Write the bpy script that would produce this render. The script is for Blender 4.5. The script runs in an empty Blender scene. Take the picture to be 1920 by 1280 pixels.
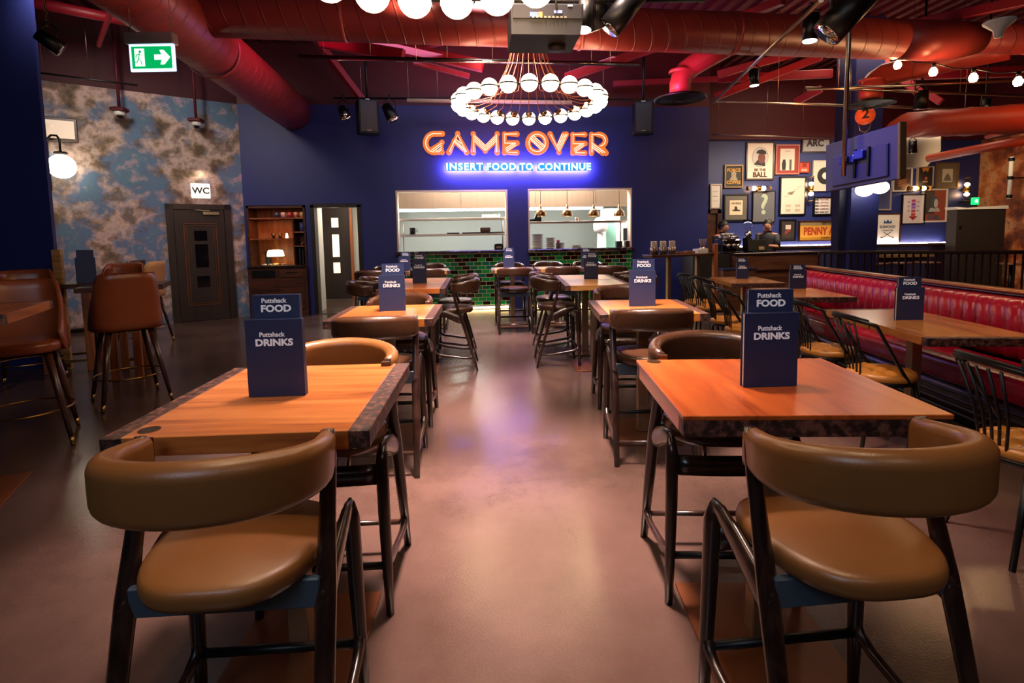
import bpy, bmesh, math, random
from mathutils import Vector, Matrix, Euler
random.seed(7)
PI = math.pi
S = bpy.context.scene
COL = S.collection

# ------------------------------------------------------------------ camera, world, exposure, room lamps and added fills
F_PX, CAM_H, YAW, PITCH, ROLL, PP_Y, PP_X = 1000.0, 1.4, .100, .0907, .0180, 534.0, 960.0
_f = Vector((math.sin(YAW)*math.cos(PITCH), math.cos(YAW)*math.cos(PITCH), -math.sin(PITCH)))
_r = Vector((math.cos(YAW), -math.sin(YAW), 0)); _u = _r.cross(_f)
CR = math.cos(ROLL)*_r - math.sin(ROLL)*_u
CU = math.sin(ROLL)*_r + math.cos(ROLL)*_u
CF = _f
CO = Vector((0, 0, CAM_H))
cd = bpy.data.cameras.new('camera'); cam = bpy.data.objects.new('camera', cd); COL.objects.link(cam)
m = Matrix((CR, CU, -CF)).transposed().to_4x4(); m.translation = CO
cam.matrix_world = m
cd.sensor_width = 36; cd.lens = F_PX/1920*36; cd.shift_y = -(640-PP_Y)/1920
cd.clip_start = .05; cd.clip_end = 100
S.camera = cam
S.view_settings.view_transform = 'Standard'; S.view_settings.look = 'None'
S.view_settings.gamma = 1; S.view_settings.use_curve_mapping = False
S.view_settings.exposure = 0.45
S.cycles.max_bounces = 8; S.cycles.diffuse_bounces = 4; S.cycles.glossy_bounces = 4
S.cycles.transmission_bounces = 6; S.cycles.sample_clamp_indirect = 4.0; S.cycles.blur_glossy = .5
S.cycles.caustics_reflective = False; S.cycles.caustics_refractive = False
W = bpy.data.worlds.new('world'); S.world = W; W.use_nodes = True
W.node_tree.nodes['Background'].inputs[0].default_value = (.35, .25, .3, 1)
W.node_tree.nodes['Background'].inputs[1].default_value = .05

def area(name, loc, aim, size, power, col, size_y=None, spread=180):
    l = bpy.data.lights.new(name, 'AREA'); l.energy = power; l.color = col
    l.shape = 'RECTANGLE' if size_y else 'DISK'; l.size = size
    if size_y: l.size_y = size_y
    l.spread = math.radians(spread)
    o = bpy.data.objects.new(name, l); COL.objects.link(o); o.location = loc
    o.rotation_euler = (Vector(aim)-Vector(loc)).to_track_quat('-Z', 'Y').to_euler()
    return o
def spot(name, loc, aim, power, col, angle=50, blend=.6, r=.05):
    l = bpy.data.lights.new(name, 'SPOT'); l.energy = power; l.color = col
    l.spot_size = math.radians(angle); l.spot_blend = blend; l.shadow_soft_size = r
    o = bpy.data.objects.new(name, l); COL.objects.link(o); o.location = loc
    o.rotation_euler = (Vector(aim)-Vector(loc)).to_track_quat('-Z', 'Y').to_euler()
    return o
WARM = (1, .72, .45); MAG = (1, .10, .42); ORG = (1, .32, .10); BLU = (.28, .22, 1)
# ceiling lamps over the tables (the room's own downlights), plus added fill lights
spot('downlight_near_left', (-.6, 1.2, 4.5), (-.6, 1.9, .9), 105, WARM, 44, .8, .1)
spot('downlight_near_right', (1.1, 1.1, 4.5), (1.15, 1.75, .9), 100, WARM, 44, .8, .1)
spot('downlight_mid_left', (-.6, 3.4, 4.6), (-.5, 3.9, .9), 140, WARM, 46, .8, .1)
spot('downlight_mid_right', (1.4, 3.4, 4.6), (1.35, 3.8, .9), 140, WARM, 46, .8, .1)
spot('downlight_far_left', (-.5, 6.0, 4.6), (-.5, 6.3, .9), 150, WARM, 50, .8, .1)
spot('downlight_far_right', (1.6, 6.0, 4.6), (1.6, 6.2, .9), 190, WARM, 50, .8, .1)
spot('downlight_bench_near', (3.2, 2.6, 4.5), (3.3, 3.3, .75), 230, WARM, 50, .8, .1)
spot('downlight_bench_far', (3.7, 5.2, 4.5), (3.6, 5.9, .75), 320, WARM, 55, .8, .1)
spot('downlight_aisle_far', (.5, 7.4, 4.7), (.6, 8.6, 0), 170, (1, .86, .7), 62, .7, .1)
spot('downlight_stools', (-3.1, 3.0, 4.6), (-3.2, 4.6, .8), 120, WARM, 42, .8, .1)
spot('downlight_mural', (-4.2, 6.4, 4.3), (-5.0, 9.6, 2.1), 230, (1, .86, .74), 95, .9, .3)
spot('downlight_wc_floor', (-3.6, 7.2, 4.4), (-3.4, 7.6, 0), 60, (1, .82, .6), 40, .6, .05)
area('cool_fill_behind_camera', (-1.8, -2.4, 4.3), (-.1, 2.4, .9), 2.4, 56, (.62, .8, 1))  # unseen fill, added for the bluish sheen on pads and menus
area('warm_fill_behind_camera', (1.5, -2.0, 4.2), (.8, 3, .8), 1.6, 14, (1, .75, .55))  # unseen warm fill added behind the viewpoint
area('lamp_aisle', (.25, 3.0, 4.7), (.25, 3.4, 0), .7, 190, (1, .72, .62), None, 62)
area('lamp_aisle_far', (.3, 6.6, 4.7), (.3, 6.9, 0), .7, 150, (1, .76, .8), None, 66)
area('gallery_fill', (7.6, 9.4, 3.3), (7.6, 11.4, 1.2), 3.2, 70, (1, .78, .55), .4, 110)  # added wash that brightens the gallery pictures, no fixture modelled
spot('rust_wall_fill', (8.2, 7.6, 3.2), (10.6, 9.8, 1.8), 320, (1, .7, .42), 75, .9, .1)  # fill added to brighten the rust wall
spot('bar_front_fill', (4.9, 7.6, 4.6), (5.2, 9.4, .7), 190, WARM, 60, .8, .1)  # fill added to lift the dark bar front
area('gallery_floor_fill', (7.2, 9.0, 4.6), (7.2, 9.2, 0), 2.0, 50, (1, .7, .5))  # dim fill added so the spindles and the area behind them show
area('wall_wash', (.8, 8.2, 4.2), (.8, 10.35, 2.4), 5, 24, (.55, .6, 1), .4)
# coloured stage lamps aimed at the ceiling and the ducts
spot('magenta_lamp_centre', (.9, 7.6, 3.3), (1.0, 9.2, 4.9), 120, MAG, 110, .9, .2)
spot('magenta_lamp_left', (-1.2, 7.4, 4.3), (-2.9, 8.0, 3.8), 70, (1, .1, .36), 100, .9, .2)
spot('magenta_lamp_drop', (2.2, 6.3, 3.0), (3.6, 7.6, 4.0), 90, (1, .12, .55), 60, .9, .1)
spot('orange_lamp_right', (5.0, 7.2, 2.9), (6.2, 9.2, 4.4), 70, ORG, 110, .9, .2)
spot('red_lamp_far_right', (7.5, 5.6, 2.9), (8.5, 8.5, 4.0), 45, (1, .25, .08), 110, .9, .2)
spot('blue_lamp_television', (2.6, 5.2, 3.6), (3.9, 5.0, 2.1), 120, (.12, .12, 1), 40, .6, .05)

# ------------------------------------------------------------------ picture measurements to places in the room
def ray(x, y): return CF + CR*((x-PP_X)/F_PX) + CU*((PP_Y-y)/F_PX)
def onz(x, y, z): d = ray(x, y); return CO + d*((z-CAM_H)/d.z)
def ony(x, y, Y): d = ray(x, y); return CO + d*(Y/d.y)
def onplane(x, y, p0, n):
    d = ray(x, y); n = Vector(n); return CO + d*((Vector(p0)-CO).dot(n)/d.dot(n))

# ------------------------------------------------------------------ mesh helper
def frame_z(d):
    d = d.normalized(); a = Vector((0, 0, 1)) if abs(d.z) < .95 else Vector((1, 0, 0))
    x = a.cross(d).normalized(); return x, d.cross(x)
class MB:
    def __init__(s): s.v = []; s.f = []; s.sm = []
    def add(s, vs, fs, smooth=False):
        n = len(s.v); s.v += [Vector(v) for v in vs]
        for f in fs: s.f.append([i+n for i in f]); s.sm.append(smooth)
        return s
    def bm(s, b, smooth=False):
        b.verts.index_update(); s.add([v.co.copy() for v in b.verts], [[v.index for v in f.verts] for f in b.faces], smooth); b.free(); return s
    def box(s, c, size, bev=0, rot=None, seg=1, smooth=False):
        b = bmesh.new(); bmesh.ops.create_cube(b, size=1)
        bmesh.ops.scale(b, vec=size, verts=b.verts)
        if bev:
            bmesh.ops.bevel(b, geom=list(b.edges), offset=min(bev, min(size)*.49), segments=seg, affect='EDGES', profile=.6)
        if rot: bmesh.ops.rotate(b, verts=b.verts, cent=(0, 0, 0), matrix=Euler(rot).to_matrix())
        bmesh.ops.translate(b, verts=b.verts, vec=c)
        return s.bm(b, smooth)
    def b2(s, lo, hi, bev=0): 
        return s.box([(a+b)/2 for a, b in zip(lo, hi)], [abs(b-a) for a, b in zip(lo, hi)], bev)
    def bar(s, p0, p1, w, h, bev=0):
        p0, p1 = Vector(p0), Vector(p1); d = (p1-p0).normalized(); x, y = frame_z(d)
        b = bmesh.new(); bmesh.ops.create_cube(b, size=1); bmesh.ops.scale(b, vec=(w, h, (p1-p0).length), verts=b.verts)
        if bev: bmesh.ops.bevel(b, geom=list(b.edges), offset=bev, segments=1, affect='EDGES')
        M = Matrix((x, y, d)).transposed().to_4x4(); M.translation = (p0+p1)/2
        bmesh.ops.transform(b, matrix=M, verts=b.verts); return s.bm(b)
    def cyl(s, p0, p1, r, r2=None, seg=16, caps=True):
        return s.tube([p0, p1], [r, r if r2 is None else r2], seg, caps)
    def tube(s, pts, r, seg=10, caps=True, ell=None, closed=False, up=None):
        pts = [Vector(p) for p in pts]; n = len(pts)
        rs = r if isinstance(r, (list, tuple)) else [r]*n
        vs = []; fs = []; px = None
        for i, p in enumerate(pts):
            if closed: d = pts[(i+1) % n]-pts[i-1]
            else: d = pts[min(i+1, n-1)]-pts[max(i-1, 0)]
            d.normalize()
            if up is not None:
                x = Vector(up).cross(d).normalized()
            elif px is None: x, _ = frame_z(d)
            else:
                x = px - d*px.dot(d); x.normalize()
            px = x; y = d.cross(x)
            ex, ey = ell if ell else (1, 1)
            for k in range(seg):
                a = 2*PI*k/seg
                vs.append(p + x*(math.cos(a)*rs[i]*ex) + y*(math.sin(a)*rs[i]*ey))
        for i in range(n if closed else n-1):
            for k in range(seg):
                a = i*seg+k; b = i*seg+(k+1) % seg; j = (i+1) % n
                fs.append([a, b, j*seg+(k+1) % seg, j*seg+k])
        s.add(vs, fs, True)
        if caps and not closed:
            s.add([v for v in vs[:seg]], [list(range(seg))[::-1]]); s.add([v for v in vs[-seg:]], [list(range(seg))])
        return s
    def lathe(s, prof, c=(0, 0, 0), seg=24, axis=None):
        c = Vector(c); vs = []; fs = []
        M = Matrix.Identity(3)
        if axis is not None:
            x, y = frame_z(Vector(axis)); M = Matrix((x, y, Vector(axis).normalized())).transposed()
        for r, z in prof:
            for k in range(seg):
                a = 2*PI*k/seg; vs.append(c + M @ Vector((r*math.cos(a), r*math.sin(a), z)))
        for i in range(len(prof)-1):
            for k in range(seg):
                fs.append([i*seg+k, i*seg+(k+1) % seg, (i+1)*seg+(k+1) % seg, (i+1)*seg+k])
        return s.add(vs, fs, True)
    def sphere(s, c, r, seg=16, rings=10, sc=(1, 1, 1)):
        b = bmesh.new(); bmesh.ops.create_uvsphere(b, u_segments=seg, v_segments=rings, radius=r)
        bmesh.ops.scale(b, vec=sc, verts=b.verts); bmesh.ops.translate(b, vec=c, verts=b.verts); return s.bm(b, True)
    def prism(s, poly, z0, z1, M=None, smooth=False):
        n = len(poly); vs = [Vector((x, y, z0)) for x, y in poly]+[Vector((x, y, z1)) for x, y in poly]
        if M is not None: vs = [M @ v for v in vs]
        fs = [list(range(n))[::-1], list(range(n, 2*n))]
        s.add(vs, fs)
        s.add(vs, [[i, (i+1) % n, n+(i+1) % n, n+i] for i in range(n)], smooth)
        return s
    def sweep(s, pts, prof, up=(0, 0, 1), caps=True, scale=None):
        """profile points (outward, up) carried along a level path"""
        pts = [Vector(p) for p in pts]; n = len(pts); k = len(prof); vs = []; fs = []
        for i, p in enumerate(pts):
            d = (pts[min(i+1, n-1)]-pts[max(i-1, 0)]).normalized(); o = d.cross(Vector(up)).normalized()
            sx, sz = scale[i] if scale else (1, 1)
            for a, b in prof: vs.append(p + o*a*sx + Vector(up)*b*sz)
        for i in range(n-1):
            for j in range(k):
                fs.append([i*k+j, i*k+(j+1) % k, (i+1)*k+(j+1) % k, (i+1)*k+j])
        s.add(vs, fs, True)
        if caps: s.add(vs[:k], [list(range(k))[::-1]], False); s.add(vs[-k:], [list(range(k))], False)
        return s
    def rings(s, rings, cap=True):
        n = len(rings[0]); vs = [Vector(p) for r in rings for p in r]; fs = []
        for i in range(len(rings)-1):
            for k in range(n): fs.append([i*n+k, i*n+(k+1) % n, (i+1)*n+(k+1) % n, (i+1)*n+k])
        if cap: fs.append(list(range(n))[::-1]); fs.append(list(range((len(rings)-1)*n, len(rings)*n)))
        return s.add(vs, fs, True)
    def mesh(s, name, mat):
        me = bpy.data.meshes.new(name); me.from_pydata([tuple(v) for v in s.v], [], s.f)
        me.polygons.foreach_set('use_smooth', s.sm)
        b = bmesh.new(); b.from_mesh(me); bmesh.ops.remove_doubles(b, verts=b.verts, dist=1e-5); bmesh.ops.recalc_face_normals(b, faces=b.faces); b.to_mesh(me); b.free()
        if mat: me.materials.append(mat)
        me.update(); return me
    def build(s, name, mat, parent=None):
        o = bpy.data.objects.new(name, s.mesh(name, mat)); COL.objects.link(o)
        if parent: o.parent = parent
        return o

def tag(o, label, cat, group=None, kind=None):
    o['label'] = label; o['category'] = cat
    if group: o['group'] = group
    if kind: o['kind'] = kind
    return o
def struct(o): o['kind'] = 'structure'; return o
def empty(name, loc, rz, label, cat, group=None):
    o = bpy.data.objects.new(name, None); COL.objects.link(o); o.location = loc; o.rotation_euler = (0, 0, rz); o.empty_display_size = .1
    return tag(o, label, cat, group)
def dup(root, loc, rz, label, group=None, mats=None):
    """a copy of a thing with copies of its parts and sub-parts"""
    def cp(o, par):
        c = o.copy(); COL.objects.link(c)
        if par: c.parent = par
        if mats and c.data is not None and c.name.split('.')[0] in mats:
            c.material_slots[0].link = 'OBJECT'; c.material_slots[0].material = mats[c.name.split('.')[0]]
        for ch in o.children: cp(ch, c)
        return c
    r = cp(root, None); r.location = loc; r.rotation_euler = (0, 0, rz); r['label'] = label
    if group: r['group'] = group
    return r
def text_mesh(txt, size, ext=.002, off=0, sx=1, space=1, align='CENTER'):
    c = bpy.data.curves.new('txt', 'FONT'); c.body = txt; c.size = size; c.extrude = ext; c.offset = off
    c.align_x = align; c.align_y = 'CENTER'; c.space_character = space; c.resolution_u = 3
    o = bpy.data.objects.new('txt', c); COL.objects.link(o)
    dg = bpy.context.evaluated_depsgraph_get(); dg.update()
    me = bpy.data.meshes.new_from_object(o.evaluated_get(dg))
    bpy.data.objects.remove(o); bpy.data.curves.remove(c)
    if sx != 1:
        for v in me.vertices: v.co.x *= sx
    return me
def text(name, txt, size, loc, rot, mat, parent=None, ext=.002, off=0, sx=1, space=1, align='CENTER'):
    me = text_mesh(txt, size, ext, off, sx, space, align); me.materials.clear(); me.materials.append(mat)
    o = bpy.data.objects.new(name, me); COL.objects.link(o); o.location = loc; o.rotation_euler = rot
    if parent: o.parent = parent
    return o
FRONT = (PI/2, 0, 0)      # lettering that faces the camera side of the room

# ------------------------------------------------------------------ materials
def lin(h):
    h = h.lstrip('#'); o = []
    for i in (0, 2, 4):
        c = int(h[i:i+2], 16)/255; o.append(c/12.92 if c <= .04045 else ((c+.055)/1.055)**2.4)
    return (*o, 1)
def mat(name, col, rough=.5, metal=0, noise=.12, nscale=8, bump=0, bscale=60, emit=0, ecol=None, coat=0, spec=.5, stretch=None, rvar=0):
    m = bpy.data.materials.new(name); m.use_nodes = True; t = m.node_tree; N = t.nodes; L = t.links
    p = N['Principled BSDF']; c = lin(col) if isinstance(col, str) else col
    p.inputs['Base Color'].default_value = c; p.inputs['Roughness'].default_value = rough; p.inputs['Metallic'].default_value = metal
    p.inputs['Coat Weight'].default_value = coat; p.inputs['Coat Roughness'].default_value = .08; p.inputs['Specular IOR Level'].default_value = spec
    tc = N.new('ShaderNodeTexCoord'); src = tc.outputs['Object']
    if stretch:
        mp = N.new('ShaderNodeMapping'); mp.inputs['Scale'].default_value = stretch; L.new(src, mp.inputs[0]); src = mp.outputs[0]
    if noise or rvar:
        n = N.new('ShaderNodeTexNoise'); n.inputs['Scale'].default_value = nscale; n.inputs['Detail'].default_value = 5; L.new(src, n.inputs['Vector'])
    if noise:
        mx = N.new('ShaderNodeMix'); mx.data_type = 'RGBA'
        mx.inputs['A'].default_value = [*(x*(1-noise) for x in c[:3]), 1]; mx.inputs['B'].default_value = [*(min(1, x*(1+noise)) for x in c[:3]), 1]
        L.new(n.outputs['Fac'], mx.inputs['Factor']); L.new(mx.outputs['Result'], p.inputs['Base Color'])
    if rvar:
        mr = N.new('ShaderNodeMapRange'); mr.inputs['From Min'].default_value = .3; mr.inputs['From Max'].default_value = .7
        mr.inputs['To Min'].default_value = max(.02, rough-rvar); mr.inputs['To Max'].default_value = rough+rvar
        L.new(n.outputs['Fac'], mr.inputs['Value']); L.new(mr.outputs['Result'], p.inputs['Roughness'])
    if bump:
        n2 = N.new('ShaderNodeTexNoise'); n2.inputs['Scale'].default_value = bscale; n2.inputs['Detail'].default_value = 4; L.new(src, n2.inputs['Vector'])
        b = N.new('ShaderNodeBump'); b.inputs['Strength'].default_value = bump; b.inputs['Distance'].default_value = .01
        L.new(n2.outputs['Fac'], b.inputs['Height']); L.new(b.outputs['Normal'], p.inputs['Normal'])
    if emit:
        p.inputs['Emission Color'].default_value = lin(ecol) if isinstance(ecol, str) else (ecol or c); p.inputs['Emission Strength'].default_value = emit
    return m
def ramp_mat(name, stops, scale, rough=.6, detail=8, stretch=(1, 1, 1), bump=0, distort=0, nrough=.6, coat=0, spec=.5, interp='LINEAR'):
    m = bpy.data.materials.new(name); m.use_nodes = True; t = m.node_tree; N = t.nodes; L = t.links; p = N['Principled BSDF']
    tc = N.new('ShaderNodeTexCoord'); mp = N.new('ShaderNodeMapping'); mp.inputs['Scale'].default_value = stretch
    n = N.new('ShaderNodeTexNoise'); n.inputs['Scale'].default_value = scale; n.inputs['Detail'].default_value = detail; n.inputs['Roughness'].default_value = nrough; n.inputs['Distortion'].default_value = distort
    r = N.new('ShaderNodeValToRGB'); r.color_ramp.interpolation = interp
    e = r.color_ramp.elements
    while len(e) < len(stops): e.new(.5)
    for i, (pos, c) in enumerate(stops): e[i].position = pos; e[i].color = lin(c)
    L.new(tc.outputs['Object'], mp.inputs[0]); L.new(mp.outputs[0], n.inputs['Vector']); L.new(n.outputs['Fac'], r.inputs[0]); L.new(r.outputs[0], p.inputs['Base Color'])
    p.inputs['Roughness'].default_value = rough; p.inputs['Coat Weight'].default_value = coat; p.inputs['Coat Roughness'].default_value = .15; p.inputs['Specular IOR Level'].default_value = spec
    if bump:
        b = N.new('ShaderNodeBump'); b.inputs['Strength'].default_value = bump; b.inputs['Distance'].default_value = .01; L.new(n.outputs['Fac'], b.inputs['Height']); L.new(b.outputs['Normal'], p.inputs['Normal'])
    return m
def wood(name, a, b, c, rough=.4, scale=3, along='X', coat=.2):
    st = {'X': (.35, 5, 5), 'Y': (5, .35, 5), 'Z': (5, 5, .35)}[along]
    return ramp_mat(name, [(.36, a), (.47, b), (.6, c)], scale, rough, 7, st, .05, 1.2, .65, coat)
MAT = {}
M = MAT
M['navy'] = mat('navy_paint', '#1c2564', .55, noise=.08, nscale=2)
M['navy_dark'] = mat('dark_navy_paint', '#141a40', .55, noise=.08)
M['maroon'] = mat('maroon_paint', '#4f0c18', .6, noise=.12, nscale=3)
M['maroon_steel'] = mat('maroon_steel', '#8c1626', .45, noise=.15, nscale=5)
M['black'] = mat('black_metal', '#0c0b0c', .4, .3, noise=.1)
M['black_plastic'] = mat('black_plastic', '#060506', .45, noise=.08, spec=.3)
M['charcoal'] = mat('charcoal_paint', '#1f1b19', .55, noise=.1)
M['steel'] = mat('brushed_steel', '#a79a8c', .28, 1, noise=.15, nscale=14, stretch=(1, 1, 8))
M['steel_leg'] = mat('weathered_steel', '#a58d70', .38, .85, noise=.3, nscale=9, stretch=(1, 1, .4))
M['inox'] = mat('stainless_steel', '#c4b8ae', .3, .9, noise=.1, nscale=6, stretch=(5, 1, .3))
M['chrome'] = mat('chrome', '#d5d0cc', .12, 1, noise=0)
M['brass'] = mat('brass', '#a98149', .28, 1, noise=.08)
M['bronze'] = mat('antique_bronze', '#7a5a3c', .3, 1, noise=.15)
M['white_metal'] = mat('cream_metal', '#d8c3a4', .45, .2, noise=.05)
M['white'] = mat('white_paint', '#d4d2cc', .5, noise=.04)
M['tile_white'] = mat('white_wall_panel', '#dcd9d0', .35, noise=.03)
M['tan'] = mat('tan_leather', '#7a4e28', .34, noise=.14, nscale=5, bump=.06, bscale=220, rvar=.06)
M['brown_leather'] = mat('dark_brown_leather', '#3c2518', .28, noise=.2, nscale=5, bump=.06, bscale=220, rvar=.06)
M['cognac'] = mat('cognac_leather', '#7a3a1a', .33, noise=.25, nscale=4, bump=.06, bscale=180, rvar=.08)
M['cream_leather'] = mat('pale_tan_leather', '#b98a52', .4, noise=.1)
M['red_leather'] = mat('red_leather', '#980f2c', .26, noise=.2, nscale=6, bump=.05, bscale=200, rvar=.06)
M['honey_leather'] = mat('honey_leather', '#b0722f', .3, noise=.2, nscale=5, rvar=.06)
M['dark_wood'] = wood('dark_stained_wood', '#140b09', '#241410', '#33201a', .28, 3, 'Z', .4)
M['walnut'] = wood('walnut', '#22100c', '#35190f', '#482415', .35, 3, 'Z', .3)
M['door_wood'] = wood('door_wood', '#140b08', '#1e110d', '#2a1812', .45, 2, 'Z', .1)
M['cabinet_wood'] = wood('cabinet_wood', '#2a130b', '#3d1d10', '#522a16', .4, 2, 'X', .2)
M['amber_wood'] = wood('amber_wood', '#6d3416', '#8c4a20', '#a55d2c', .45, 2, 'Z', .1)
M['table_wood'] = wood('table_oak', '#7e3f1c', '#a8602c', '#be7840', .3, 1.6, 'X', .35)
M['table_wood_red'] = wood('table_red_oak', '#7a3a18', '#a25a26', '#b56a30', .3, 1.6, 'Y', .35)
M['table_wood_pale'] = wood('table_pale_oak', '#86552a', '#ac7a42', '#c2935a', .32, 1.6, 'X', .3)
M['end_grain'] = ramp_mat('end_bar_wood', [(.4, '#20100d'), (.5, '#3a1f1a'), (.62, '#6a4034')], 40, .5, 4, (1, 1, 1), .4)
M['base_plate'] = mat('rusted_base_plate', '#6a3a1e', .35, .3, noise=.25, nscale=6)
M['menu'] = mat('navy_menu_card', '#1c2a52', .5, noise=.06)
M['paper'] = mat('off_white_paper', '#d9d4cb', .6, noise=.03)
M['ink'] = mat('dark_ink', '#15110f', .6, noise=0)
M['marble'] = ramp_mat('dark_marble', [(.35, '#171216'), (.55, '#332a2e'), (.68, '#86787a')], 6, .2, 8, (1, 1, 1), 0, 1.5)
M['gold'] = mat('gilt_wood', '#7d6340', .45, .4, noise=.15)
M['grout'] = mat('cream_trim', '#8d7b61', .5, noise=.05)
M['mural'] = None
def E(name, col, s): return mat(name, col, .4, noise=0, emit=s, ecol=col)
M['globe'] = E('lit_opal_globe', '#ffdcae', 11)
M['bulb'] = E('lit_filament_bulb', '#ffc98a', 80)
M['lamp_white'] = E('lit_lamp_lens', '#fff0d8', 30)
M['neon_orange'] = mat('orange_neon_body', '#c85a24', .35, noise=0, emit=.5, ecol='#ff8a3c')
M['neon_line'] = E('pale_neon_tube', '#ffe2c0', 1.2)
M['neon_cyan'] = E('cyan_neon_letter', '#e4faff', 1.3)
M['neon_block'] = E('cyan_neon_backing', '#1488d0', .42)
M['neon_purple'] = E('violet_neon_backlight', '#a488ff', 110)
M['green_sign'] = E('lit_green_sign', '#0a9a48', .9)
M['white_sign'] = mat('lit_white_sign', '#b8b4ac', .5, noise=0, emit=.7, ecol='#fff6ea')
M['glass'] = None
g = bpy.data.materials.new('clear_glass'); g.use_nodes = True
gp = g.node_tree.nodes['Principled BSDF']; gp.inputs['Transmission Weight'].default_value = 1; gp.inputs['Roughness'].default_value = .03; gp.inputs['IOR'].default_value = 1.2; gp.inputs['Base Color'].default_value = (.9, .92, .9, 1)
M['glass'] = g

def node_mat(name):
    m = bpy.data.materials.new(name); m.use_nodes = True; return m, m.node_tree.nodes, m.node_tree.links, m.node_tree.nodes['Principled BSDF']
# polished concrete floor
m, N, L, p = node_mat('polished_concrete'); M['floor'] = m
tc = N.new('ShaderNodeTexCoord'); n1 = N.new('ShaderNodeTexNoise'); n1.inputs['Scale'].default_value = 1.6; n1.inputs['Detail'].default_value = 4; n1.inputs['Roughness'].default_value = .6
n2 = N.new('ShaderNodeTexNoise'); n2.inputs['Scale'].default_value = 110; n2.inputs['Detail'].default_value = 3
r1 = N.new('ShaderNodeValToRGB'); r1.color_ramp.elements[0].position = .3; r1.color_ramp.elements[0].color = lin('#4a3731'); r1.color_ramp.elements[1].position = .7; r1.color_ramp.elements[1].color = lin('#5e4841')
mr = N.new('ShaderNodeMapRange'); mr.inputs['From Min'].default_value = .3; mr.inputs['From Max'].default_value = .7; mr.inputs['To Min'].default_value = .17; mr.inputs['To Max'].default_value = .26
bp = N.new('ShaderNodeBump'); bp.inputs['Strength'].default_value = .06; bp.inputs['Distance'].default_value = .01
mx = N.new('ShaderNodeMix'); mx.data_type = 'RGBA'; mx.blend_type = 'MULTIPLY'; mx.inputs['Factor'].default_value = .35
for n in (n1, n2): L.new(tc.outputs['Object'], n.inputs['Vector'])
L.new(n1.outputs['Fac'], r1.inputs[0]); L.new(r1.outputs[0], mx.inputs['A']); L.new(n2.outputs['Color'], mx.inputs['B']); L.new(mx.outputs['Result'], p.inputs['Base Color'])
L.new(n1.outputs['Fac'], mr.inputs['Value']); L.new(mr.outputs['Result'], p.inputs['Roughness']); L.new(n2.outputs['Fac'], bp.inputs['Height']); L.new(bp.outputs['Normal'], p.inputs['Normal'])
p.inputs['Specular IOR Level'].default_value = .6
# two colours of paint on the back wall: navy below, maroon above
def two_paint(name, z, lo, hi):
    m, N, L, p = node_mat(name)
    tc = N.new('ShaderNodeTexCoord'); sx = N.new('ShaderNodeSeparateXYZ'); gt = N.new('ShaderNodeMath'); gt.operation = 'GREATER_THAN'; gt.inputs[1].default_value = z
    nz = N.new('ShaderNodeTexNoise'); nz.inputs['Scale'].default_value = 2
    mx = N.new('ShaderNodeMix'); mx.data_type = 'RGBA'; mx.inputs['A'].default_value = lin(lo); mx.inputs['B'].default_value = lin(hi)
    mu = N.new('ShaderNodeMix'); mu.data_type = 'RGBA'; mu.blend_type = 'MULTIPLY'; mu.inputs['Factor'].default_value = .2
    L.new(tc.outputs['Object'], sx.inputs[0]); L.new(sx.outputs['Z'], gt.inputs[0]); L.new(gt.outputs[0], mx.inputs['Factor'])
    L.new(tc.outputs['Object'], nz.inputs['Vector']); L.new(mx.outputs['Result'], mu.inputs['A']); L.new(nz.outputs['Fac'], mu.inputs['B'])
    L.new(mu.outputs['Result'], p.inputs['Base Color']); p.inputs['Roughness'].default_value = .5
    return m
M['wall_back'] = two_paint('navy_and_maroon_paint', 3.87, '#202a72', '#4f0c18')
# mottled mural
def mottle(name, cols, scale, z_top=None, top='#3a0b12', second=None):
    m, N, L, p = node_mat(name)
    tc = N.new('ShaderNodeTexCoord'); n1 = N.new('ShaderNodeTexNoise'); n1.inputs['Scale'].default_value = scale; n1.inputs['Detail'].default_value = 9; n1.inputs['Roughness'].default_value = .6; n1.inputs['Distortion'].default_value = .05
    r = N.new('ShaderNodeValToRGB'); e = r.color_ramp.elements
    while len(e) < len(cols): e.new(.5)
    for i, (a, c) in enumerate(cols): e[i].position = a; e[i].color = lin(c)
    L.new(tc.outputs['Object'], n1.inputs['Vector']); L.new(n1.outputs['Fac'], r.inputs[0]); out = r.outputs[0]
    if second:
        mp = N.new('ShaderNodeMapping'); mp.inputs['Location'].default_value = (7, 3, 5); n2 = N.new('ShaderNodeTexNoise'); n2.inputs['Scale'].default_value = scale*.55; n2.inputs['Detail'].default_value = 12; n2.inputs['Roughness'].default_value = .65
        L.new(tc.outputs['Object'], mp.inputs[0]); L.new(mp.outputs[0], n2.inputs['Vector'])
        for (a, b, c) in second:
            rr = N.new('ShaderNodeMapRange'); rr.inputs['From Min'].default_value = a; rr.inputs['From Max'].default_value = b; L.new(n2.outputs['Fac'], rr.inputs['Value'])
            mx = N.new('ShaderNodeMix'); mx.data_type = 'RGBA'; L.new(rr.outputs['Result'], mx.inputs['Factor']); L.new(out, mx.inputs['A']); mx.inputs['B'].default_value = lin(c); out = mx.outputs['Result']
    if z_top:
        sx = N.new('ShaderNodeSeparateXYZ'); gt = N.new('ShaderNodeMath'); gt.operation = 'GREATER_THAN'; gt.inputs[1].default_value = z_top
        mx = N.new('ShaderNodeMix'); mx.data_type = 'RGBA'; L.new(tc.outputs['Object'], sx.inputs[0]); L.new(sx.outputs['Z'], gt.inputs[0]); L.new(gt.outputs[0], mx.inputs['Factor'])
        L.new(out, mx.inputs['A']); mx.inputs['B'].default_value = lin(top); out = mx.outputs['Result']
    L.new(out, p.inputs['Base Color']); p.inputs['Roughness'].default_value = .7
    return m
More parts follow.
